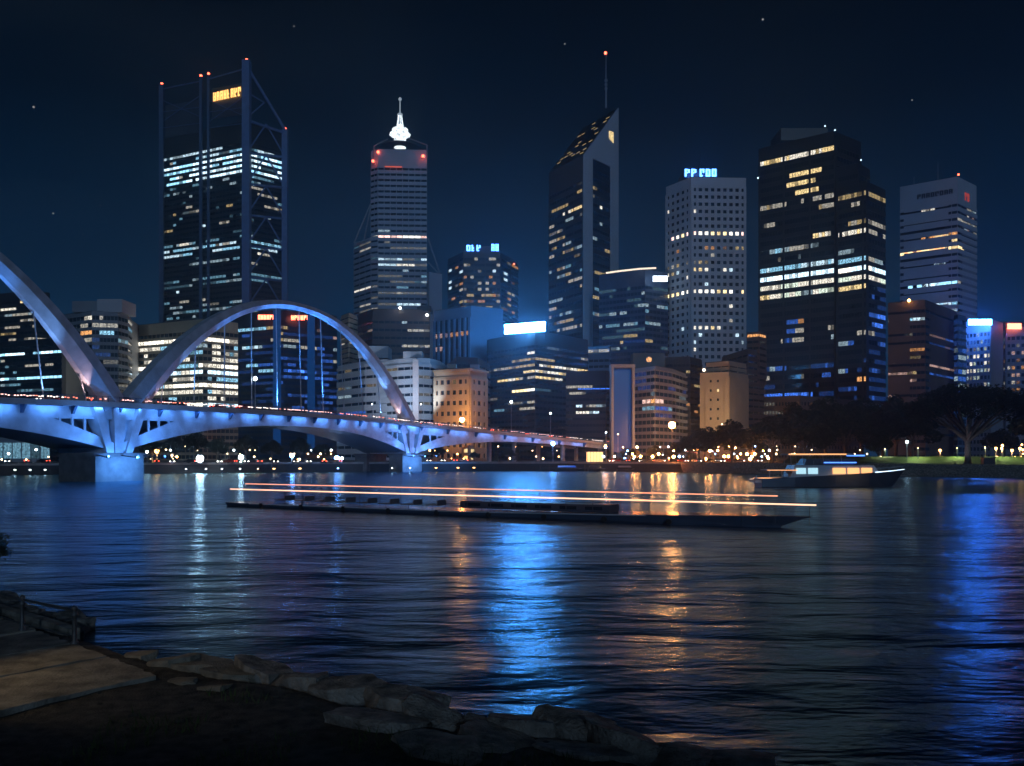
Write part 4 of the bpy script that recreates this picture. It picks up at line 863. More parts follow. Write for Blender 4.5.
for pc, w0, w1 in ((1, .9, 13), (2, .9, 7)):
    d = BT(pc); base = BP(pc); L_ = 6.5 if pc == 1 else 5.6
    fan = MB()
    def FQ(al, ins, z): q = BQ(pc, ins); return Vector((q.x, q.y, 0))+d*al+Vector((0, 0, z))
    zt, zb = base.z-1.2, 6.5
    for (a0, a1, b0, b1, i0, i1) in ((-1.1, 1.1, -1.6, 1.6, 1.2, 4), (-3.4, -1.6, -7.2, -4.9, .9, 4), (1.6, 3.4, 4.9, 7.2, .9, 4)):
        fan.hexa([FQ(a0, i1, zb), FQ(a0, i0, zb), FQ(a1, i0, zb), FQ(a1, i1, zb), FQ(b0, i1, zt), FQ(b0, i0-.3, zt), FQ(b1, i0-.3, zt), FQ(b1, i1, zt)])
    fan.hexa([FQ(-3, BW-4, zb), FQ(-3, 2.6, zb), FQ(3, 2.6, zb), FQ(3, BW-4, zb), FQ(-6, BW-4, zt), FQ(-6, 2.6, zt), FQ(6, 2.6, zt), FQ(6, BW-4, zt)])
    fan.build('pier_head', 'bridge_white', br)
    pm = MB()
    for (i0, i1) in (((w0, w1),) if pc == 1 else ((w0, w1), (17.5, 23))):
        c = [FQ(-L_, i1, 0), FQ(-L_, i0, 0), FQ(L_, i0, 0), FQ(L_, i1, 0)]; pm.prism([(p.x, p.y) for p in c], -3, 5.6)
        c = [FQ(-L_-.4, i1+.4, 0), FQ(-L_-.4, i0-.4, 0), FQ(L_+.4, i0-.4, 0), FQ(L_+.4, i1+.4, 0)]; pm.prism([(p.x, p.y) for p in c], 5.61, 6.5)
    pm.build('pier', 'concrete_dark', br)
    # floodlight brackets on the pier cap
    for al in (-L_-1, 0, L_+1):
        q0, q1 = FQ(al*.8, .4, 5.9), FQ(al, -4.6, 5.4); m_ = MB(); m_.tube(q0, q1, .12); m_.box((q1.x, q1.y, q1.z+.2), (.8, .5, .5), math.atan2(d.y, d.x)); m_.build('floodlight', 'steel_dark', br)
    BL = (.09, .33, 1.0)
    for al in (-L_-1, L_+1):
        q = FQ(al, -5.2, 5.9); lamp(br, 'SPOT', q, 5600 if pc == 1 else 6600, BL, .4, FQ(al*2.6, 1.7, 13), 150, name='pier_flood')
    q = FQ(0, -5.6, 5.2); lamp(br, 'SPOT', q, 15000, (.08, .32, 1), .4, FQ(0, .5, 1.2), 130, name='pier_flood')
    q = FQ(0, -5.4, 6.4); lamp(br, 'SPOT', q, 2600, BL, .4, FQ(0, .5, 14), 120, name='pier_flood')
for s in (2.36, 2.53, 2.68, 2.82, 2.95):
    p = BQ(s, 3.5); m_ = MB(); m_.tube((p.x, p.y, -2), (p.x, p.y, p.z-2.2), 1.0, 1.0, 12); q = BQ(s, BW-4); m_.tube((q.x, q.y, -2), (q.x, q.y, q.z-2.2), 1.0, 1.0, 12); m_.build('ramp_pier', 'concrete', br)
# under-edge light lines washing the web
for k in range(30):
    lm = MB()
    s = .42+k*.082
    if s > 2.62: break
    a, c = BQ(s, .35, -1.25), BQ(s+.05, .35, -1.25); mid = (a+c)/2; ln = (c-a).length; tgt = BQ(s+.025, 1.9, -3.6)
    e_ = 170 if s < 2.1 else 150
    o = lamp(br, 'AREA', mid-Vector((0, 0, .15)), e_, (.09, .33, 1), ln, tgt, sizey=.2, name='edge_light')
    dd = (c-a).normalized(); zv = (mid-tgt).normalized(); yv = zv.cross(dd).normalized(); o.rotation_euler = Matrix((dd, yv, zv)).transposed().to_euler()
    lm.tube(a+Vector((0, 0, .02)), c+Vector((0, 0, .02)), .07, n=6); lm.build('light_housing', 'steel_dark', br)
# arches
def arch(s0, s1, H, a0=6.0, a1=2.0):
    A0, A1 = s0+a0/123, s1-a1/123; n = 44; am = MB(); rings = []; lens = (BP(A1)-BP(A0)).length
    z0, z1 = BP(A0).z, BP(A1).z
    def C_(t):
        p = BQ(A0+(A1-A0)*t, 2.4); p.z = z0+(z1-z0)*t+H*(1-abs(2*t-1)**2.15)-.3; return p
    for k in range(n+1):
        t = k/n; c = C_(t); tg = (C_(min(1, t+.01))-C_(max(0, t-.01))).normalized(); d = BT(1.5 if s0 == 1 else .5); nn = Vector((d.y, -d.x, 0)); up_ = tg.cross(nn).normalized()
        if up_.z < 0: up_ = -up_
        q = abs(2*t-1)**1.6; dep = 1.15+2.0*q; wid = .75+1.15*q
        rings.append([c+up_*dep*.8+nn*wid*.9, c+up_*dep*.8-nn*wid*.9, c-up_*dep*.15-nn*wid*1.25, c-up_*dep-nn*wid*.55, c-up_*dep+nn*wid*.55, c-up_*dep*.15+nn*wid*1.25])
    vs = [p for r_ in rings for p in r_]; fs = []
    for k in range(n):
        for j in range(6): fs.append((k*6+j, k*6+(j+1) % 6, (k+1)*6+(j+1) % 6, (k+1)*6+j))
    fs += [tuple(range(6)), tuple(range(n*6, n*6+6))[::-1]]
    am.add(vs, fs); am.build('arch', 'bridge_white', br)
    ln_ = MB(); 
    for k in range(1, 12):
        t = k/12
        hm = MB(); c = C_(t); f = BQ(A0+(A1-A0)*(t+.035*(2*t-.6)*.6), 2.4); f.z += .1; hm.tube(f, c-Vector((0, 0, 1)), .15, n=6); hm.build('hanger', 'bridge_white', br)
    for t, e_, col in ((.05, 1100, (1, .6, .5)), (.13, 9000, (.16, .42, 1)), (.26, 34000, (.07, .31, 1)), (.42, 78000, (.06, .30, 1)), (.58, 78000, (.06, .30, 1)), (.74, 30000, (.07, .31, 1)), (.86, 14000, (.2, .45, 1)), (.94, 3200, (1, .6, .55))):
        s = A0+(A1-A0)*t; q = BQ(s, 1.2, .5); q += Vector((.0, 0, 0)); tt = t+(.05 if t < .5 else -.05); lamp(br, 'SPOT', q, e_, col, .35, C_(tt), 62, name='arch_uplight')
        m_ = MB(); m_.box((q.x, q.y, q.z-.25), (.5, .5, .45)); m_.build('uplight', 'steel_dark', br)
    for t in (.0, 1.0):                # anchor block
        c = BQ(A0+(A1-A0)*t, 2.6); m_ = MB(); m_.box((c.x, c.y, c.z+.6), (5, 4, 1.2), math.atan2(BT(1).y, BT(1).x)); m_.build('arch_base', 'steel_blue', br)
arch(0, 1, 38.0, 6, 1.0); arch(1, 2, 32.5, 4.0, 0.0)
# parapet rail
rl = MB(); N = 330
for z, r_ in ((1.15, .07), (.75, .035), (.4, .035)):
    for k in range(120): rl.tube(BQ(4.0*k/120, .2, z), BQ(4.0*(k+1)/120, .2, z), r_, n=4)
rl.build('handrail', 'steel_blue', br)
po = MB()
for k in range(N): p = BQ(4.0*k/N, .2); po.box((p.x, p.y, p.z+.57), (.09, .09, 1.15))
po.build('baluster', 'steel_blue', br)['kind'] = 'stuff'
# row of small glowing boxes by the parapet, standing in for car light trails
for nm, col, st_ in (('pl_white', (1, .80, .72), 4), ('pl_red', (1, .25, .16), 3), ('pl_pink', (1, .55, .5), 3.5)): emis(nm, col, st_)
plm = MB(); rd = random.Random(9); cur = 0
for k in range(560):
    s = .5+k*3.0/560
    if rd.random() < .12: cur = rd.choice((0, 0, 1, 2, 2, 1)); 
    if rd.random() < .30: continue
    p = BQ(s, .5, .62+rd.uniform(-.1, .1)); plm.box(p, (.34, .16, .16), 0, cur)
plm.build('trail_light', ['pl_white', 'pl_red', 'pl_pink'], br)['kind'] = 'stuff'

# ================================================================ cars
emis('head_light', (1, .93, .8), 12); emis('tail_light', (1, .08, .04), 9)
def make_car():
    t = thing('car', 'car', 'car', (0, 0, 0)); m_ = MB()
    prof = [(-2.2, .35), (-2.25, .75), (-2.1, .95), (-1.5, 1.0), (-.9, 1.42), (.45, 1.45), (1.15, 1.0), (2.0, .86), (2.2, .7), (2.22, .35)]
    n = len(prof); W_ = .88; vs = [(x, -W_*(1 if z < 1.05 else .78), z) for x, z in prof]+[(x, W_*(1 if z < 1.05 else .78), z) for x, z in prof]
    m_.add(vs, [tuple(range(n)), tuple(range(n, 2*n))[::-1]]+[((i+1) % n, i, n+i, n+(i+1) % n) for i in range(n)]); m_.build('body', 'car_silver', t)
    for sy in (-1, 1):
        g_ = MB(); y0, y1 = sy*.885, sy*.71; g_.quad((-1.3, y0*.985, 1.05), (.95, y0*.985, 1.05), (.4, y1, 1.38), (-.85, y1, 1.38)); g_.build('side_window', 'glass_dark', t)
    g_ = MB(); g_.quad((-1.44, -.7, 1.06), (-1.44, .7, 1.06), (-.98, .6, 1.39), (-.98, -.6, 1.39)); g_.build('rear_window', 'glass_dark', t)
    g_ = MB(); g_.quad((1.13, -.7, 1.05), (1.13, .7, 1.05), (.54, .6, 1.42), (.54, -.6, 1.42)); g_.build('windscreen', 'glass_dark', t)
    for x in (-1.35, 1.4):
        for sy in (-1, 1): w_ = MB(); w_.tube((x, sy*.66, .32), (x, sy*.92, .32), .32, n=14); ww = w_.build('wheel', 'rubber', t); w2 = MB(); w2.tube((x, sy*.9, .32), (x, sy*.935, .32), .19, n=10); w2.build('rim', 'car_silver', ww)
    for sy in (-1, 1):
        l_ = MB(); l_.box((2.2, sy*.62, .68), (.08, .36, .18)); l_.build('headlight', 'head_light', t)
        l_ = MB(); l_.box((-2.24, sy*.62, .8), (.08, .38, .18)); l_.build('tail_light', 'tail_light', t)
    return t
car = make_car(); variants = [car]
for cm, tx in (('car_dark', 'dark car'), ('car_red', 'red car')):
    v = dup(car, (0, 0, 0)); variants.append(v)
    for ch in v.children:
        if ch.name.startswith('body'): ch.data = ch.data.copy(); ch.data.materials[0] = M[cm]
cn = ['silver car', 'dark car', 'red car']; used = [0, 0, 0]
def put_car(loc, rz, what, group):
    i = random.choice((0, 0, 1, 1, 2)); lb = cn[i]+' '+what+' '+where(512+loc[0]/loc[1]*F)
    if not used[i]: used[i] = 1; o = variants[i]; o.location = loc; o.rotation_euler = (0, 0, rz); o['label'] = lb; o['group'] = group; return
    dup(variants[i], loc, rz, None, lb, group)
s = .66
while s < 3.45:
    lane = random.choice((5.6, 9.0, 13.2, 16.6)); d = BT(s); p = BQ(s, lane, .03); a = math.atan2(d.y, d.x)
    out_ = lane < 11
    put_car(p, a if out_ else a+math.pi, 'leaving over the bridge' if out_ else 'coming over the bridge', 'cars driving across the bridge'); s += random.uniform(.045, .10)
for x0, x1, n_, d0 in ((150, 345, 13, 286), (425, 470, 4, 335), (610, 760, 22, 318), (0, 50, 3, 300), (985, 1030, 4, 285)):
    for k in range(n_):
        x = x0+(x1-x0)*(k+.5)/n_+random.uniform(-3, 3); p = G(x, d0+random.uniform(-4, 6)); put_car((p.x, p.y, GZ+.0), random.choice((-.35, 2.8, -1.2, 1.9, -1.6)), 'on the quay road', 'cars on the far riverside road')

# ================================================================ lamps
def street_lamp(x, y, d, m, r_, label, z0=GZ, power=0, col=(1, .8, .6), group=None, aim=None):
    q = W(x, y, d); t = thing('street_lamp', label, 'street lamp', (q.x, q.y, z0), 0, group); p = MB()
    p.lathe((q.x, q.y, z0), [(.28, 0), (.28, .5), (.14, .7), (.10, max(.8, q.z-z0-.1))], 8); p.build('pole', 'wall_grey', t)
    p = MB(); p.lathe((q.x, q.y, q.z+r_*.55), [(r_*1.25, 0), (r_*1.1, r_*.25), (.08, r_*.6)], 10); p.build('lamp_cap', 'steel_dark', t)
    p = MB(); p.ball((q.x, q.y, q.z-r_*.3), r_, n=10); p.build('lamp_globe', m, t, True)
    if power and aim: lamp(t, 'SPOT', (q.x, q.y+r_*1.6, q.z), power, col, .5, aim, 130)
    elif power: lamp(t, 'SPOT', (q.x, q.y, q.z-r_*1.6), power, col, r_, (q.x, q.y, 0), 150)
    return t
SL = [(200, 457.5, 278, 'lamp_white_big', 1.15, 'brightest white street lamp on the left quay under the bridge', 6000, (.8, .95, .9)), (241, 456.5, 282, 'lamp_white_big', .8, 'white street lamp on the quay right of the brightest one', 6000, (.7, 1, .8)),
      (292, 455, 290, 'lamp_blue_big', .7, 'bluish street lamp on the quay left of the twin pier', 1500, (.5, .7, 1)), (337, 457.5, 290, 'lamp_blue_big', .85, 'blue white street lamp just left of the dark pier shaft', 1500, (.5, .7, 1)), (342, 457.8, 292, 'lamp_white', .5, 'small white street lamp touching the blue white one at the pier shaft', 0, 0),
      (157, 450.5, 300, 'lamp_amber', .8, 'amber street lamp right of the near pier', 2500, (1, .6, .2)), (147, 451.5, 290, 'lamp_white', .45, 'small white street lamp beside the near pier', 0, 0), (172, 455, 310, 'lamp_warm', .4, 'small warm street lamp right of the amber one', 0, 0),
      (462, 419, 383, 'lamp_amber_big', 1.0, 'amber street lamp against the cream stone building', 16000, (1, .5, .15)), (672, 424, 350, 'lamp_amber_big', 1.35, 'big amber street lamp at the end of the bridge ramp', 22000, (1, .55, .2)),
      (907, 441.5, 262, 'lamp_white', .42, 'white street lamp glowing among the dark park trees', 500, (.7, 1, .9)), (697, 441, 340, 'lamp_warm', .5, 'warm street lamp right of the big amber one', 600, (1, .7, .4)), (606, 432, 380, 'lamp_white', .35, 'greenish white street lamp left of the ramp end', 0, 0), (618, 434, 375, 'lamp_warm', .3, 'small warm street lamp above the ramp', 0, 0)]
for x, y, d, m, r_, lb, pw, cl in SL: street_lamp(x, y, d, m, r_, lb, GZ, pw, cl, None, W(462, 408, 402) if x == 462 else W(672, 430, 420) if x == 672 else None)
for s_at, y, m, r_, lb in ((1.355, 378, 'lamp_white', .55, 'white lamp on a tall pole on the bridge under the rear arch'), (2.335, 401.5, 'lamp_white', .55, 'white lamp on a tall pole on the bridge in front of the blue sign block'), (2.47, 413, 'lamp_white', .4, 'shorter white lamp on the bridge right of the tall one')):
    p = BQ(s_at, 1.0); x = 512+p.x/p.y*F; street_lamp(x, y, p.y, m, r_, lb, p.z)
# blue mast light under the ramp with real blue light on the water side
street_lamp(553, 443, 352, 'lamp_blue_big', .8, 'blue lamp on a white pole under the bridge ramp by the jetty', GZ, 3500, (.1, .3, 1))
lawn = [(918, 452, 262), (1003, 450, 252), (957, 452, 258), (985, 451, 270), (885, 453, 272), (1040, 450, 246)]
for i, (x, y, d) in enumerate(lawn): street_lamp(x, y-4, d, 'lamp_warm', .16, 'small park lamp on the green lawn '+where(x), GZ, 5000, (.85, 1, .45), 'small park lamps on the lawn')
# added lamps that fill three facades with light; below, promenade globes on posts
street_lamp(372, 404, 405, 'lamp_white', .3, 'added white fill lamp in front of the left wing of the white banded office', GZ, 22000, (.55, .72, 1), None, W(385, 375, 440))
street_lamp(421, 404, 398, 'lamp_white', .3, 'added white fill lamp between the white banded office and the cream block', GZ, 16000, (.55, .72, 1), None, W(418, 375, 425))
street_lamp(722, 424, 398, 'lamp_warm', .3, 'added warm fill lamp in front of the beige apartments', GZ, 9000, (1, .72, .4), None, W(715, 385, 420))
bl0 = None
rd = random.Random(21)
for x0, x1, n_, ds_, ms in ((0, 52, 6, (262, 275), 'wwc'), (146, 340, 34, (272, 330), 'wwcwo'), (424, 560, 16, (318, 345), 'wowo'), (600, 770, 60, (300, 370), 'owoobooc'), (770, 905, 12, (280, 320), 'wyw'), (990, 1040, 14, (262, 282), 'woo')):
    for k in range(n_):
        x = rd.uniform(x0, x1); d = rd.uniform(*ds_); c_ = rd.choice(ms); m = {'w': 'lamp_warm', 'c': 'lamp_white', 'o': 'lamp_amber', 'b': 'lamp_blue', 'y': 'lamp_warm'}[c_]; m += '_city' if (x0 == 600 and m in ('lamp_amber', 'lamp_warm')) else ''; nm = {'w': 'warm', 'c': 'white', 'o': 'amber', 'b': 'blue', 'y': 'warm'}[c_]
        h = rd.choice((1.4, 2.2, 3.2, 4.5, 6)); q = G(x, d); t = thing('garden_lamp', nm+' globe lamp '+where(x), 'lamp', (q.x, q.y, GZ), 0, nm+' globe lamps along the far waterfront')
        p = MB(); p.tube((q.x, q.y, GZ), (q.x, q.y, GZ+h), .06, n=6); p.build('pole', 'steel_dark', t); p = MB(); p.ball((q.x, q.y, GZ+h), rd.choice((.14, .2, .26, .36) if x0 != 600 else (.2, .3, .42, .5)), n=8); p.build('lamp_globe', m, t)
for x, m in ((206, 'lamp_white'), (222, 'lamp_white'), (240, 'lamp_white'), (258, 'lamp_warm'), (274, 'lamp_amber'), (300, 'lamp_amber'), (338, 'lamp_blue'), (392, 'lamp_white'), (410, 'lamp_white'), (436, 'lamp_amber'), (458, 'lamp_amber'), (474, 'lamp_amber'), (600, 'lamp_warm'), (640, 'lamp_warm'), (662, 'lamp_amber'), (672, 'lamp_amber'), (684, 'lamp_amber'), (706, 'lamp_warm'), (15, 'lamp_white'), (45, 'lamp_white'), (30, 'lamp_white'), (186, 'lamp_white')):
    yb = 475-(min(x, 600)/600)*4; d = 6*F/(yb-HY)-1.0; q = G(x, d); mb = MB(); mb.box((q.x, q.y, 1.5), (.7 if m == 'lamp_amber' else .4, .3, .2)); o = mb.build('wall_light', m); tag(o, 'small light fixed low on the quay wall at the waterline', 'wall light', 'small lights along the quay wall')
# near lamp, outside the frame on the left, that lights the path
t = thing('street_lamp', 'warm street lamp on the near path beyond the left frame edge', 'street lamp', (-14.6, 19.2, .7)); mb = MB(); mb.lathe((-14.6, 19.2, .7), [(.14, 0), (.14, .4), (.06, .6), (.05, 4.4)], 10); mb.build('pole', 'iron', t); mb = MB(); mb.ball((-14.6, 19.2, 5.2), .2); mb.build('lamp_globe', 'lamp_warm', t)
mb = MB(); mb.lathe((-14.6, 19.2, 5.4), [(.34, -.1), (.3, .05), (.05, .15)], 12); mb.build('lamp_cap', 'iron', t)
lamp(t, 'SPOT', (-14.4, 19.4, 5.0), 165, (1, .74, .42), .15, (-9.5, 20.6, .8), 74)

# ================================================================ motor yacht
emis('yacht_orange', (1, .44, .17), 1.5, True); emis('yacht_blue', (.08, .25, 1), 2.2); emis('yacht_cyan', (.5, .85, 1), .9); emis('yacht_white', (.6, .8, 1), 2.6)
yx, yd = 750, 160; KX = yd/F
yt = thing('motor_yacht', 'dark hulled motor yacht with orange lit cabin windows and blue roof lights heading right', 'yacht', (W(828, 0, yd).x, yd, 0))
def hull(mb, secs, m=0):              # secs: (x, halfwidth_deck, halfwidth_wl, z_deck)
    vs = []
    xe = secs[-1][0]; rk = lambda x: 2.4*max(0, 1-(xe-x)/5.0)
    for x, wd, ww, zd in secs: vs += [(x, -wd, zd), (x-rk(x), -ww, .15), (x-rk(x)*1.3, -ww*.5, -.8), (x-rk(x)*1.3, ww*.5, -.8), (x-rk(x), ww, .15), (x, wd, zd)]
    n = len(secs); fs = []
    for k in range(n-1):
        for j in range(5): fs.append((k*6+j, k*6+j+1, (k+1)*6+j+1, (k+1)*6+j))
        fs.append((k*6+5, k*6, (k+1)*6, (k+1)*6+5))
    fs += [(0, 5, 4, 3, 2, 1)]; mb.add(vs, fs, m)
def YX(x): return W(x, 0, yd).x
def shiftmb(mb, dy, dx=0, rot=0):
    ca, sa = math.cos(rot), math.sin(rot); mb.v = [(p[0]*ca-p[1]*sa+dx, p[0]*sa+p[1]*ca+dy, p[2]) for p in mb.v]; return mb
def Y(mb, name, m, par=yt): return shiftmb(mb, yd).build(name, m, par)
mb = MB(); hull(mb, [(YX(758), 2.6, 2.5, 1.7), (YX(790), 2.9, 2.7, 1.9), (YX(830), 2.9, 2.6, 2.3), (YX(865), 2.4, 1.7, 2.7), (YX(888), 1.3, .5, 3.0), (YX(905), .08, .02, 3.3)]); Y(mb, 'hull', 'hull_dark')
mb = MB(); 
def band(x0, x1, z0, z1, hw0, hw1, taper=0): return [(x0, -hw0, z0), (x1, -hw1, z0), (x1, hw1, z0), (x0, hw0, z0), (x0+taper*.6, -hw0*.92, z1), (x1-taper, -hw1*.8, z1), (x1-taper, hw1*.8, z1), (x0+taper*.6, hw0*.92, z1)]
mb.hexa(band(YX(752), YX(796), .9, 1.3, 2.3, 2.5)); Y(mb, 'swim_platform', 'hull_white')
mb = MB(); mb.hexa(band(YX(786), YX(880), 1.9, 4.1, 2.45, 1.3, 1.6)); Y(mb, 'cabin', 'hull_white')
mb = MB(); mb.hexa(band(YX(800), YX(858), 4.11, 5.3, 2.1, 1.5, 1.2)); Y(mb, 'flybridge', 'hull_dark')
for x0, x1, m in ((792, 803, 'yacht_cyan'), (804, 815, 'yacht_cyan'), (829, 843, 'yacht_orange'), (844, 857, 'yacht_orange'), (858, 870, 'yacht_orange')):
    mb = MB(); f = lambda x, z: (YX(x), -2.47+max(0, (x-786)/94)*1.13+(z-1.9)/2.2*.17-.03, z); mb.quad(f(x0, 2.5), f(x1-1, 2.5), f(x1-1, 3.6), f(x0, 3.6)); Y(mb, 'cabin_window', m)
mb = MB(); mb.hexa(band(YX(783), YX(850), 5.95, 6.25, 2.2, 1.9, .5)); Y(mb, 'hardtop', 'hull_white')
mb = MB(); mb.box(((YX(785)+YX(842))/2, -2.22, 6.15), (YX(842)-YX(785), .06, .2)); Y(mb, 'light_strip', 'yacht_orange')
mb = MB(); mb.box(((YX(843)+YX(861))/2, -1.75, 5.9), (YX(861)-YX(843), .06, .24)); mb.box(((YX(820)+YX(852))/2, -2.05, 4.6), (YX(852)-YX(820), .06, .2)); Y(mb, 'light_strip', 'yacht_blue')
mb = MB()
for x in (788, 800, 820, 838):
    for sy in (-1, 1): mb.tube((YX(x), sy*1.9, 4.0 if x < 800 else 4.3), (YX(x)-.2, sy*1.9, 6.0), .06, n=6)
for x in range(764, 790, 5):
    mb.tube((YX(x), -2.55, 1.75), (YX(x), -2.55, 2.6), .03, n=5)
mb.tube((YX(764), -2.55, 2.6), (YX(788), -2.55, 2.6), .03, n=5)
for x in range(802, 842, 8):
    mb.tube((YX(x), -2.0, 4.2), (YX(x), -2.0, 5.0), .03, n=5)
mb.tube((YX(815), 0, 6.2), (YX(812), 0, 8.2), .07, .03, 6); mb.box((YX(814), 0, 7.4), (.2, 1.6, .12)); Y(mb, 'hardtop_frame', 'wall_grey')
mb = MB(); k = 0
for (x0, z0, x1, z1, hw) in ((868, 2.75, 886, 3.0, 1.4), (886, 3.0, 904, 3.3, .1)):
    for sy in (-1, 1): mb.tube((YX(x0), sy*(2.3 if x0 == 868 else 1.3), z0+.6), (YX(x1), sy*hw, z1+.6), .03, n=5); mb.tube((YX(x0), sy*(2.3 if x0 == 868 else 1.3), z0), (YX(x0), sy*(2.3 if x0 == 868 else 1.3), z0+.6), .03, n=5)
Y(mb, 'bow_rail', 'hull_white')
mb = MB(); mb.add([(YX(870), -2.33, 2.72), (YX(888), -1.36, 2.98), (YX(904), -.2, 3.27), (YX(904), -.2, 3.37), (YX(888), -1.36, 3.1), (YX(870), -2.33, 2.88)], ((0, 1, 4, 5), (1, 2, 3, 4))); Y(mb, 'light_strip', 'yacht_white')
mb = MB(); mb.box((YX(772), -2.66, 1.75), (YX(792)-YX(755), .05, .14)); mb.box((YX(778), -2.6, 3.2), (5.6, .05, .12)); Y(mb, 'light_strip', 'yacht_orange')
mb = MB(); mb.hexa(band(YX(764), YX(788), 3.1, 3.3, 2.4, 2.4)); 
for x in (766, 778): mb.tube((YX(x), -2.3, 1.8), (YX(x), -2.3, 3.1), .06, n=6)
Y(mb, 'aft_canopy', 'hull_white')
lamp(yt, 'AREA', (YX(845), yd-4.2, 3.2), 60, (1, .6, .3), 5, (YX(845), yd-4, 0), sizey=.5)

# ================================================================ long low ferry, stretched; glowing lines stand in for boat light trails
A_, B_ = Vector((-32.5, 101.5)), Vector((24.9, 69.2)); u = (B_-A_).normalized(); Lf = (B_-A_).length; ang = math.atan2(u.y, u.x); cx = (A_+B_)/2
emis('trail_orange', (1, .42, .25), 1.3, True); emis('trail_pale', (1, .55, .36), 1.7, True)
fy = thing('ferry', 'long low dark ferry with two added orange lines standing in for light trails, mid river', 'ferry', (cx.x, cx.y, 0))
def FY(mb, name, m): return shiftmb(mb, cx.y, cx.x, ang).build(name, m, fy)
h_ = Lf/2
mb = MB(); hull(mb, [(-h_-.5, 1.6, 1.4, .45), (-h_+4, 2.1, 2.0, .45), (0, 2.3, 2.2, .5), (h_-14, 2.2, 2.0, .8), (h_-6, 1.4, 1.0, .95), (h_-.5, .05, .02, 1.0)]); FY(mb, 'hull', 'hull_grey')
mb = MB(); mb.tube((-h_+4, -2.16, .42), (0, -2.36, .46), .06, n=6); mb.tube((0, -2.36, .46), (h_-14, -2.26, .74), .06, n=6); FY(mb, 'rubbing_strake', 'hull_white')
for k in range(9): mb = MB(); mb.tube((-h_+6+k*6, -2.42, .28), (-h_+6+k*6, -2.25, .28), .26, n=12); FY(mb, 'fender', 'rubber')
for k in range(12): mb = MB(); mb.box((-h_+7+k*3, .4, .85), (1.6, 1.6, .08)); mb.box((-h_+7.75+k*3, .4, 1.1), (.1, 1.6, .5)); mb.tube((-h_+6.6+k*3, .4, .4), (-h_+6.6+k*3, .4, .85), .05, n=5); FY(mb, 'bench', 'wall_slate')
mb = MB(); mb.box((h_-26, .3, 1.1), (16, 2.4, .7)); FY(mb, 'deckhouse', 'hull_dark')
for k in range(6): mb = MB(); mb.box((h_-32.5+k*2.6, -.92, 1.12), (1.7, .04, .3)); FY(mb, 'deckhouse_window', 'glass_dark')
nP = 24
pm = MB()
for k in range(nP+1):
    x = -h_+.5+(Lf-1)*k/nP; pm.tube((x, -1.3, .4), (x, -1.3, 2.02 if not 3 < k < nP-1 else 2.66), .03, n=5)
FY(pm, 'stanchion', 'steel_dark')
mb = MB(); mb.tube((-h_, -1.3, 2.0), (h_, -1.3, 2.0), .065, n=6); FY(mb, 'light_trail', 'trail_pale')
mb = MB(); mb.tube((-h_+2.5, -1.3, 2.66), (h_-3.0, -1.3, 2.66), .048, n=6); FY(mb, 'light_trail', 'trail_orange')
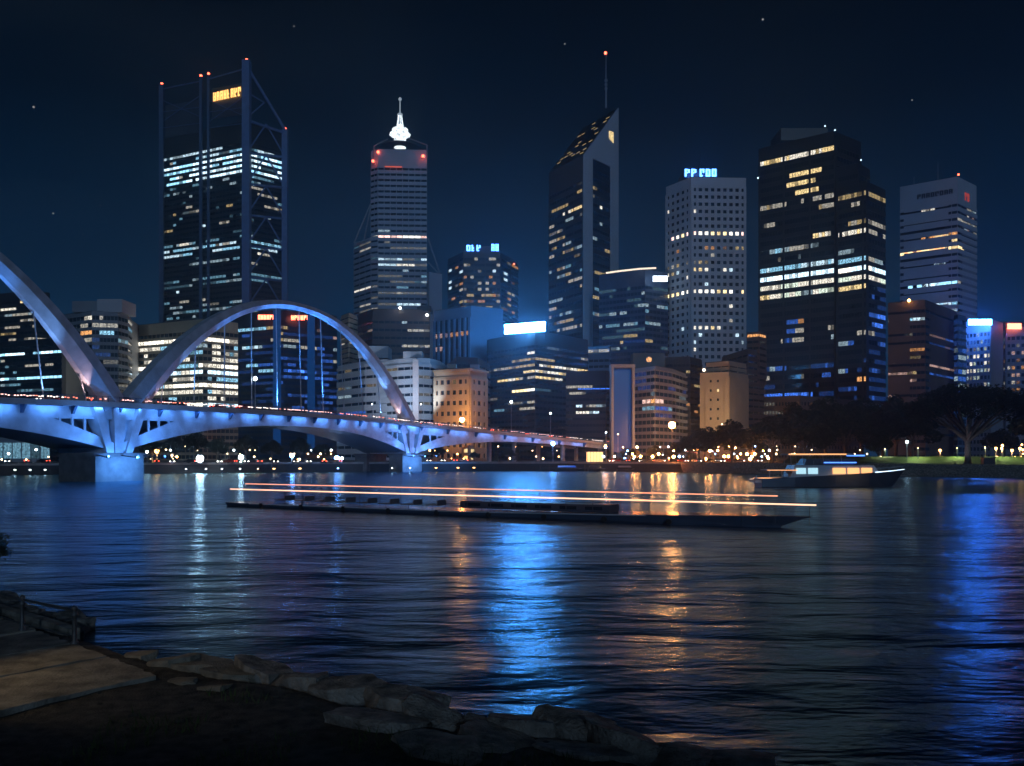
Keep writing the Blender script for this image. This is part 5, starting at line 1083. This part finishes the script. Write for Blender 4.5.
# ================================================================ jetty and small boats
jt = thing('jetty', 'low dark jetty with piles in front of the amber kiosk', 'jetty', (G(575, 326).x, 326, 0)); mb = MB(); a, c = G(540, 322), G(612, 318); mb.box(((a.x+c.x)/2, 321, 1.1), (c.x-a.x, 3, .3)); mb.build('deck', 'wall_slate', jt)
mb = MB()
for k in range(9): mb.tube((a.x+(c.x-a.x)*k/8, 319.8, -1.5), (a.x+(c.x-a.x)*k/8, 319.8, 2.3), .16, n=8)
mb.build('pile', 'bark', jt)
emis('boat_blue', (.04, .16, .9), .55)
for x0, x1, d, lb, cov in ((556, 583, 312, 'small moored boat under a glowing blue cover by the jetty', 'boat_blue'), (617, 636, 312, 'small moored boat with a pale canopy right of the jetty', 'wall_grey'), (588, 606, 314, 'small dark moored boat below the amber kiosk', 'wall_slate')):
    p = G((x0+x1)/2, d); bt = thing('moored_boat', lb, 'boat', (p.x, p.y, 0)); L_ = (x1-x0)/F*d
    mb = MB(); hull(mb, [(-L_/2, 1.1, 1, .8), (0, 1.3, 1.1, .8), (L_*.35, .8, .5, 1), (L_/2, .05, .02, 1.2)]); shiftmb(mb, p.y, p.x).build('hull', 'hull_dark', bt)
    mb = MB(); mb.hexa(band(-L_*.45, L_*.25, 1.5, 2.1, 1.15, 1.0, .5)); shiftmb(mb, p.y, p.x).build('cover', cov, bt)
    mb = MB()
    for x in (-L_*.4, L_*.15):
        for sy in (-1, 1): mb.tube((x, sy*.9, .8), (x, sy*.9, 1.6), .05, n=5)
    shiftmb(mb, p.y, p.x).build('canopy_post', 'steel_dark', bt)
p = G(955, 243); t = thing('garden_lamp', 'low uplight at the foot of the fig tree', 'lamp', (p.x, p.y, GZ)); mb = MB(); mb.lathe((p.x, p.y, GZ), [(.2, 0), (.2, .3), (.26, .45)], 10); mb.build('housing', 'steel_dark', t); lamp(t, 'SPOT', (p.x, p.y, GZ+.6), 500, (.75, .72, 1), .2, (G(972, 246).x, 246, GZ+10), 80)
for i, (x, d) in enumerate(((1002, 262), (1012, 268), (1020, 262), (940, 275), (996, 270))):
    street_lamp(x, 448+i % 2*2, d, 'lamp_amber', .4, ['leftmost of three', 'middle of three', 'rightmost of three', 'far left', 'nearest'][i]+' amber path lamps by the fig tree', GZ, 2500, (1, .5, .2))
# benches and litter bin near the fig tree
p = G(988, 240); t = thing('notice_board', 'small dark box shaped kiosk beside the fig tree trunk', 'kiosk', (p.x, p.y, GZ)); mb = MB(); mb.box((p.x, p.y, GZ+1), (3.2, 1.5, 2.0)); mb.build('body', 'wall_black', t); mb = MB(); mb.box((p.x, p.y, GZ+2.1), (3.6, 1.9, .16)); mb.build('roof', 'wall_slate', t)
# ================================================================ night haze over the river and city
hz = bpy.data.materials.new('haze'); hz.use_nodes = True; n = hz.node_tree; n.nodes.clear()
o_ = n.nodes.new('ShaderNodeOutputMaterial'); v_ = n.nodes.new('ShaderNodeVolumePrincipled')
v_.inputs['Color'].default_value = (.45, .72, 1, 1); v_.inputs['Density'].default_value = .00045; v_.inputs['Anisotropy'].default_value = .75
n.links.new(v_.outputs[0], o_.inputs['Volume']); M['haze'] = hz
mb = MB(); mb.box((0, 350, 168), (3200, 1700, 345)); tag(mb.build('haze', 'haze'), 'thin bluish night haze over the river and the city', 'haze', kind='stuff')
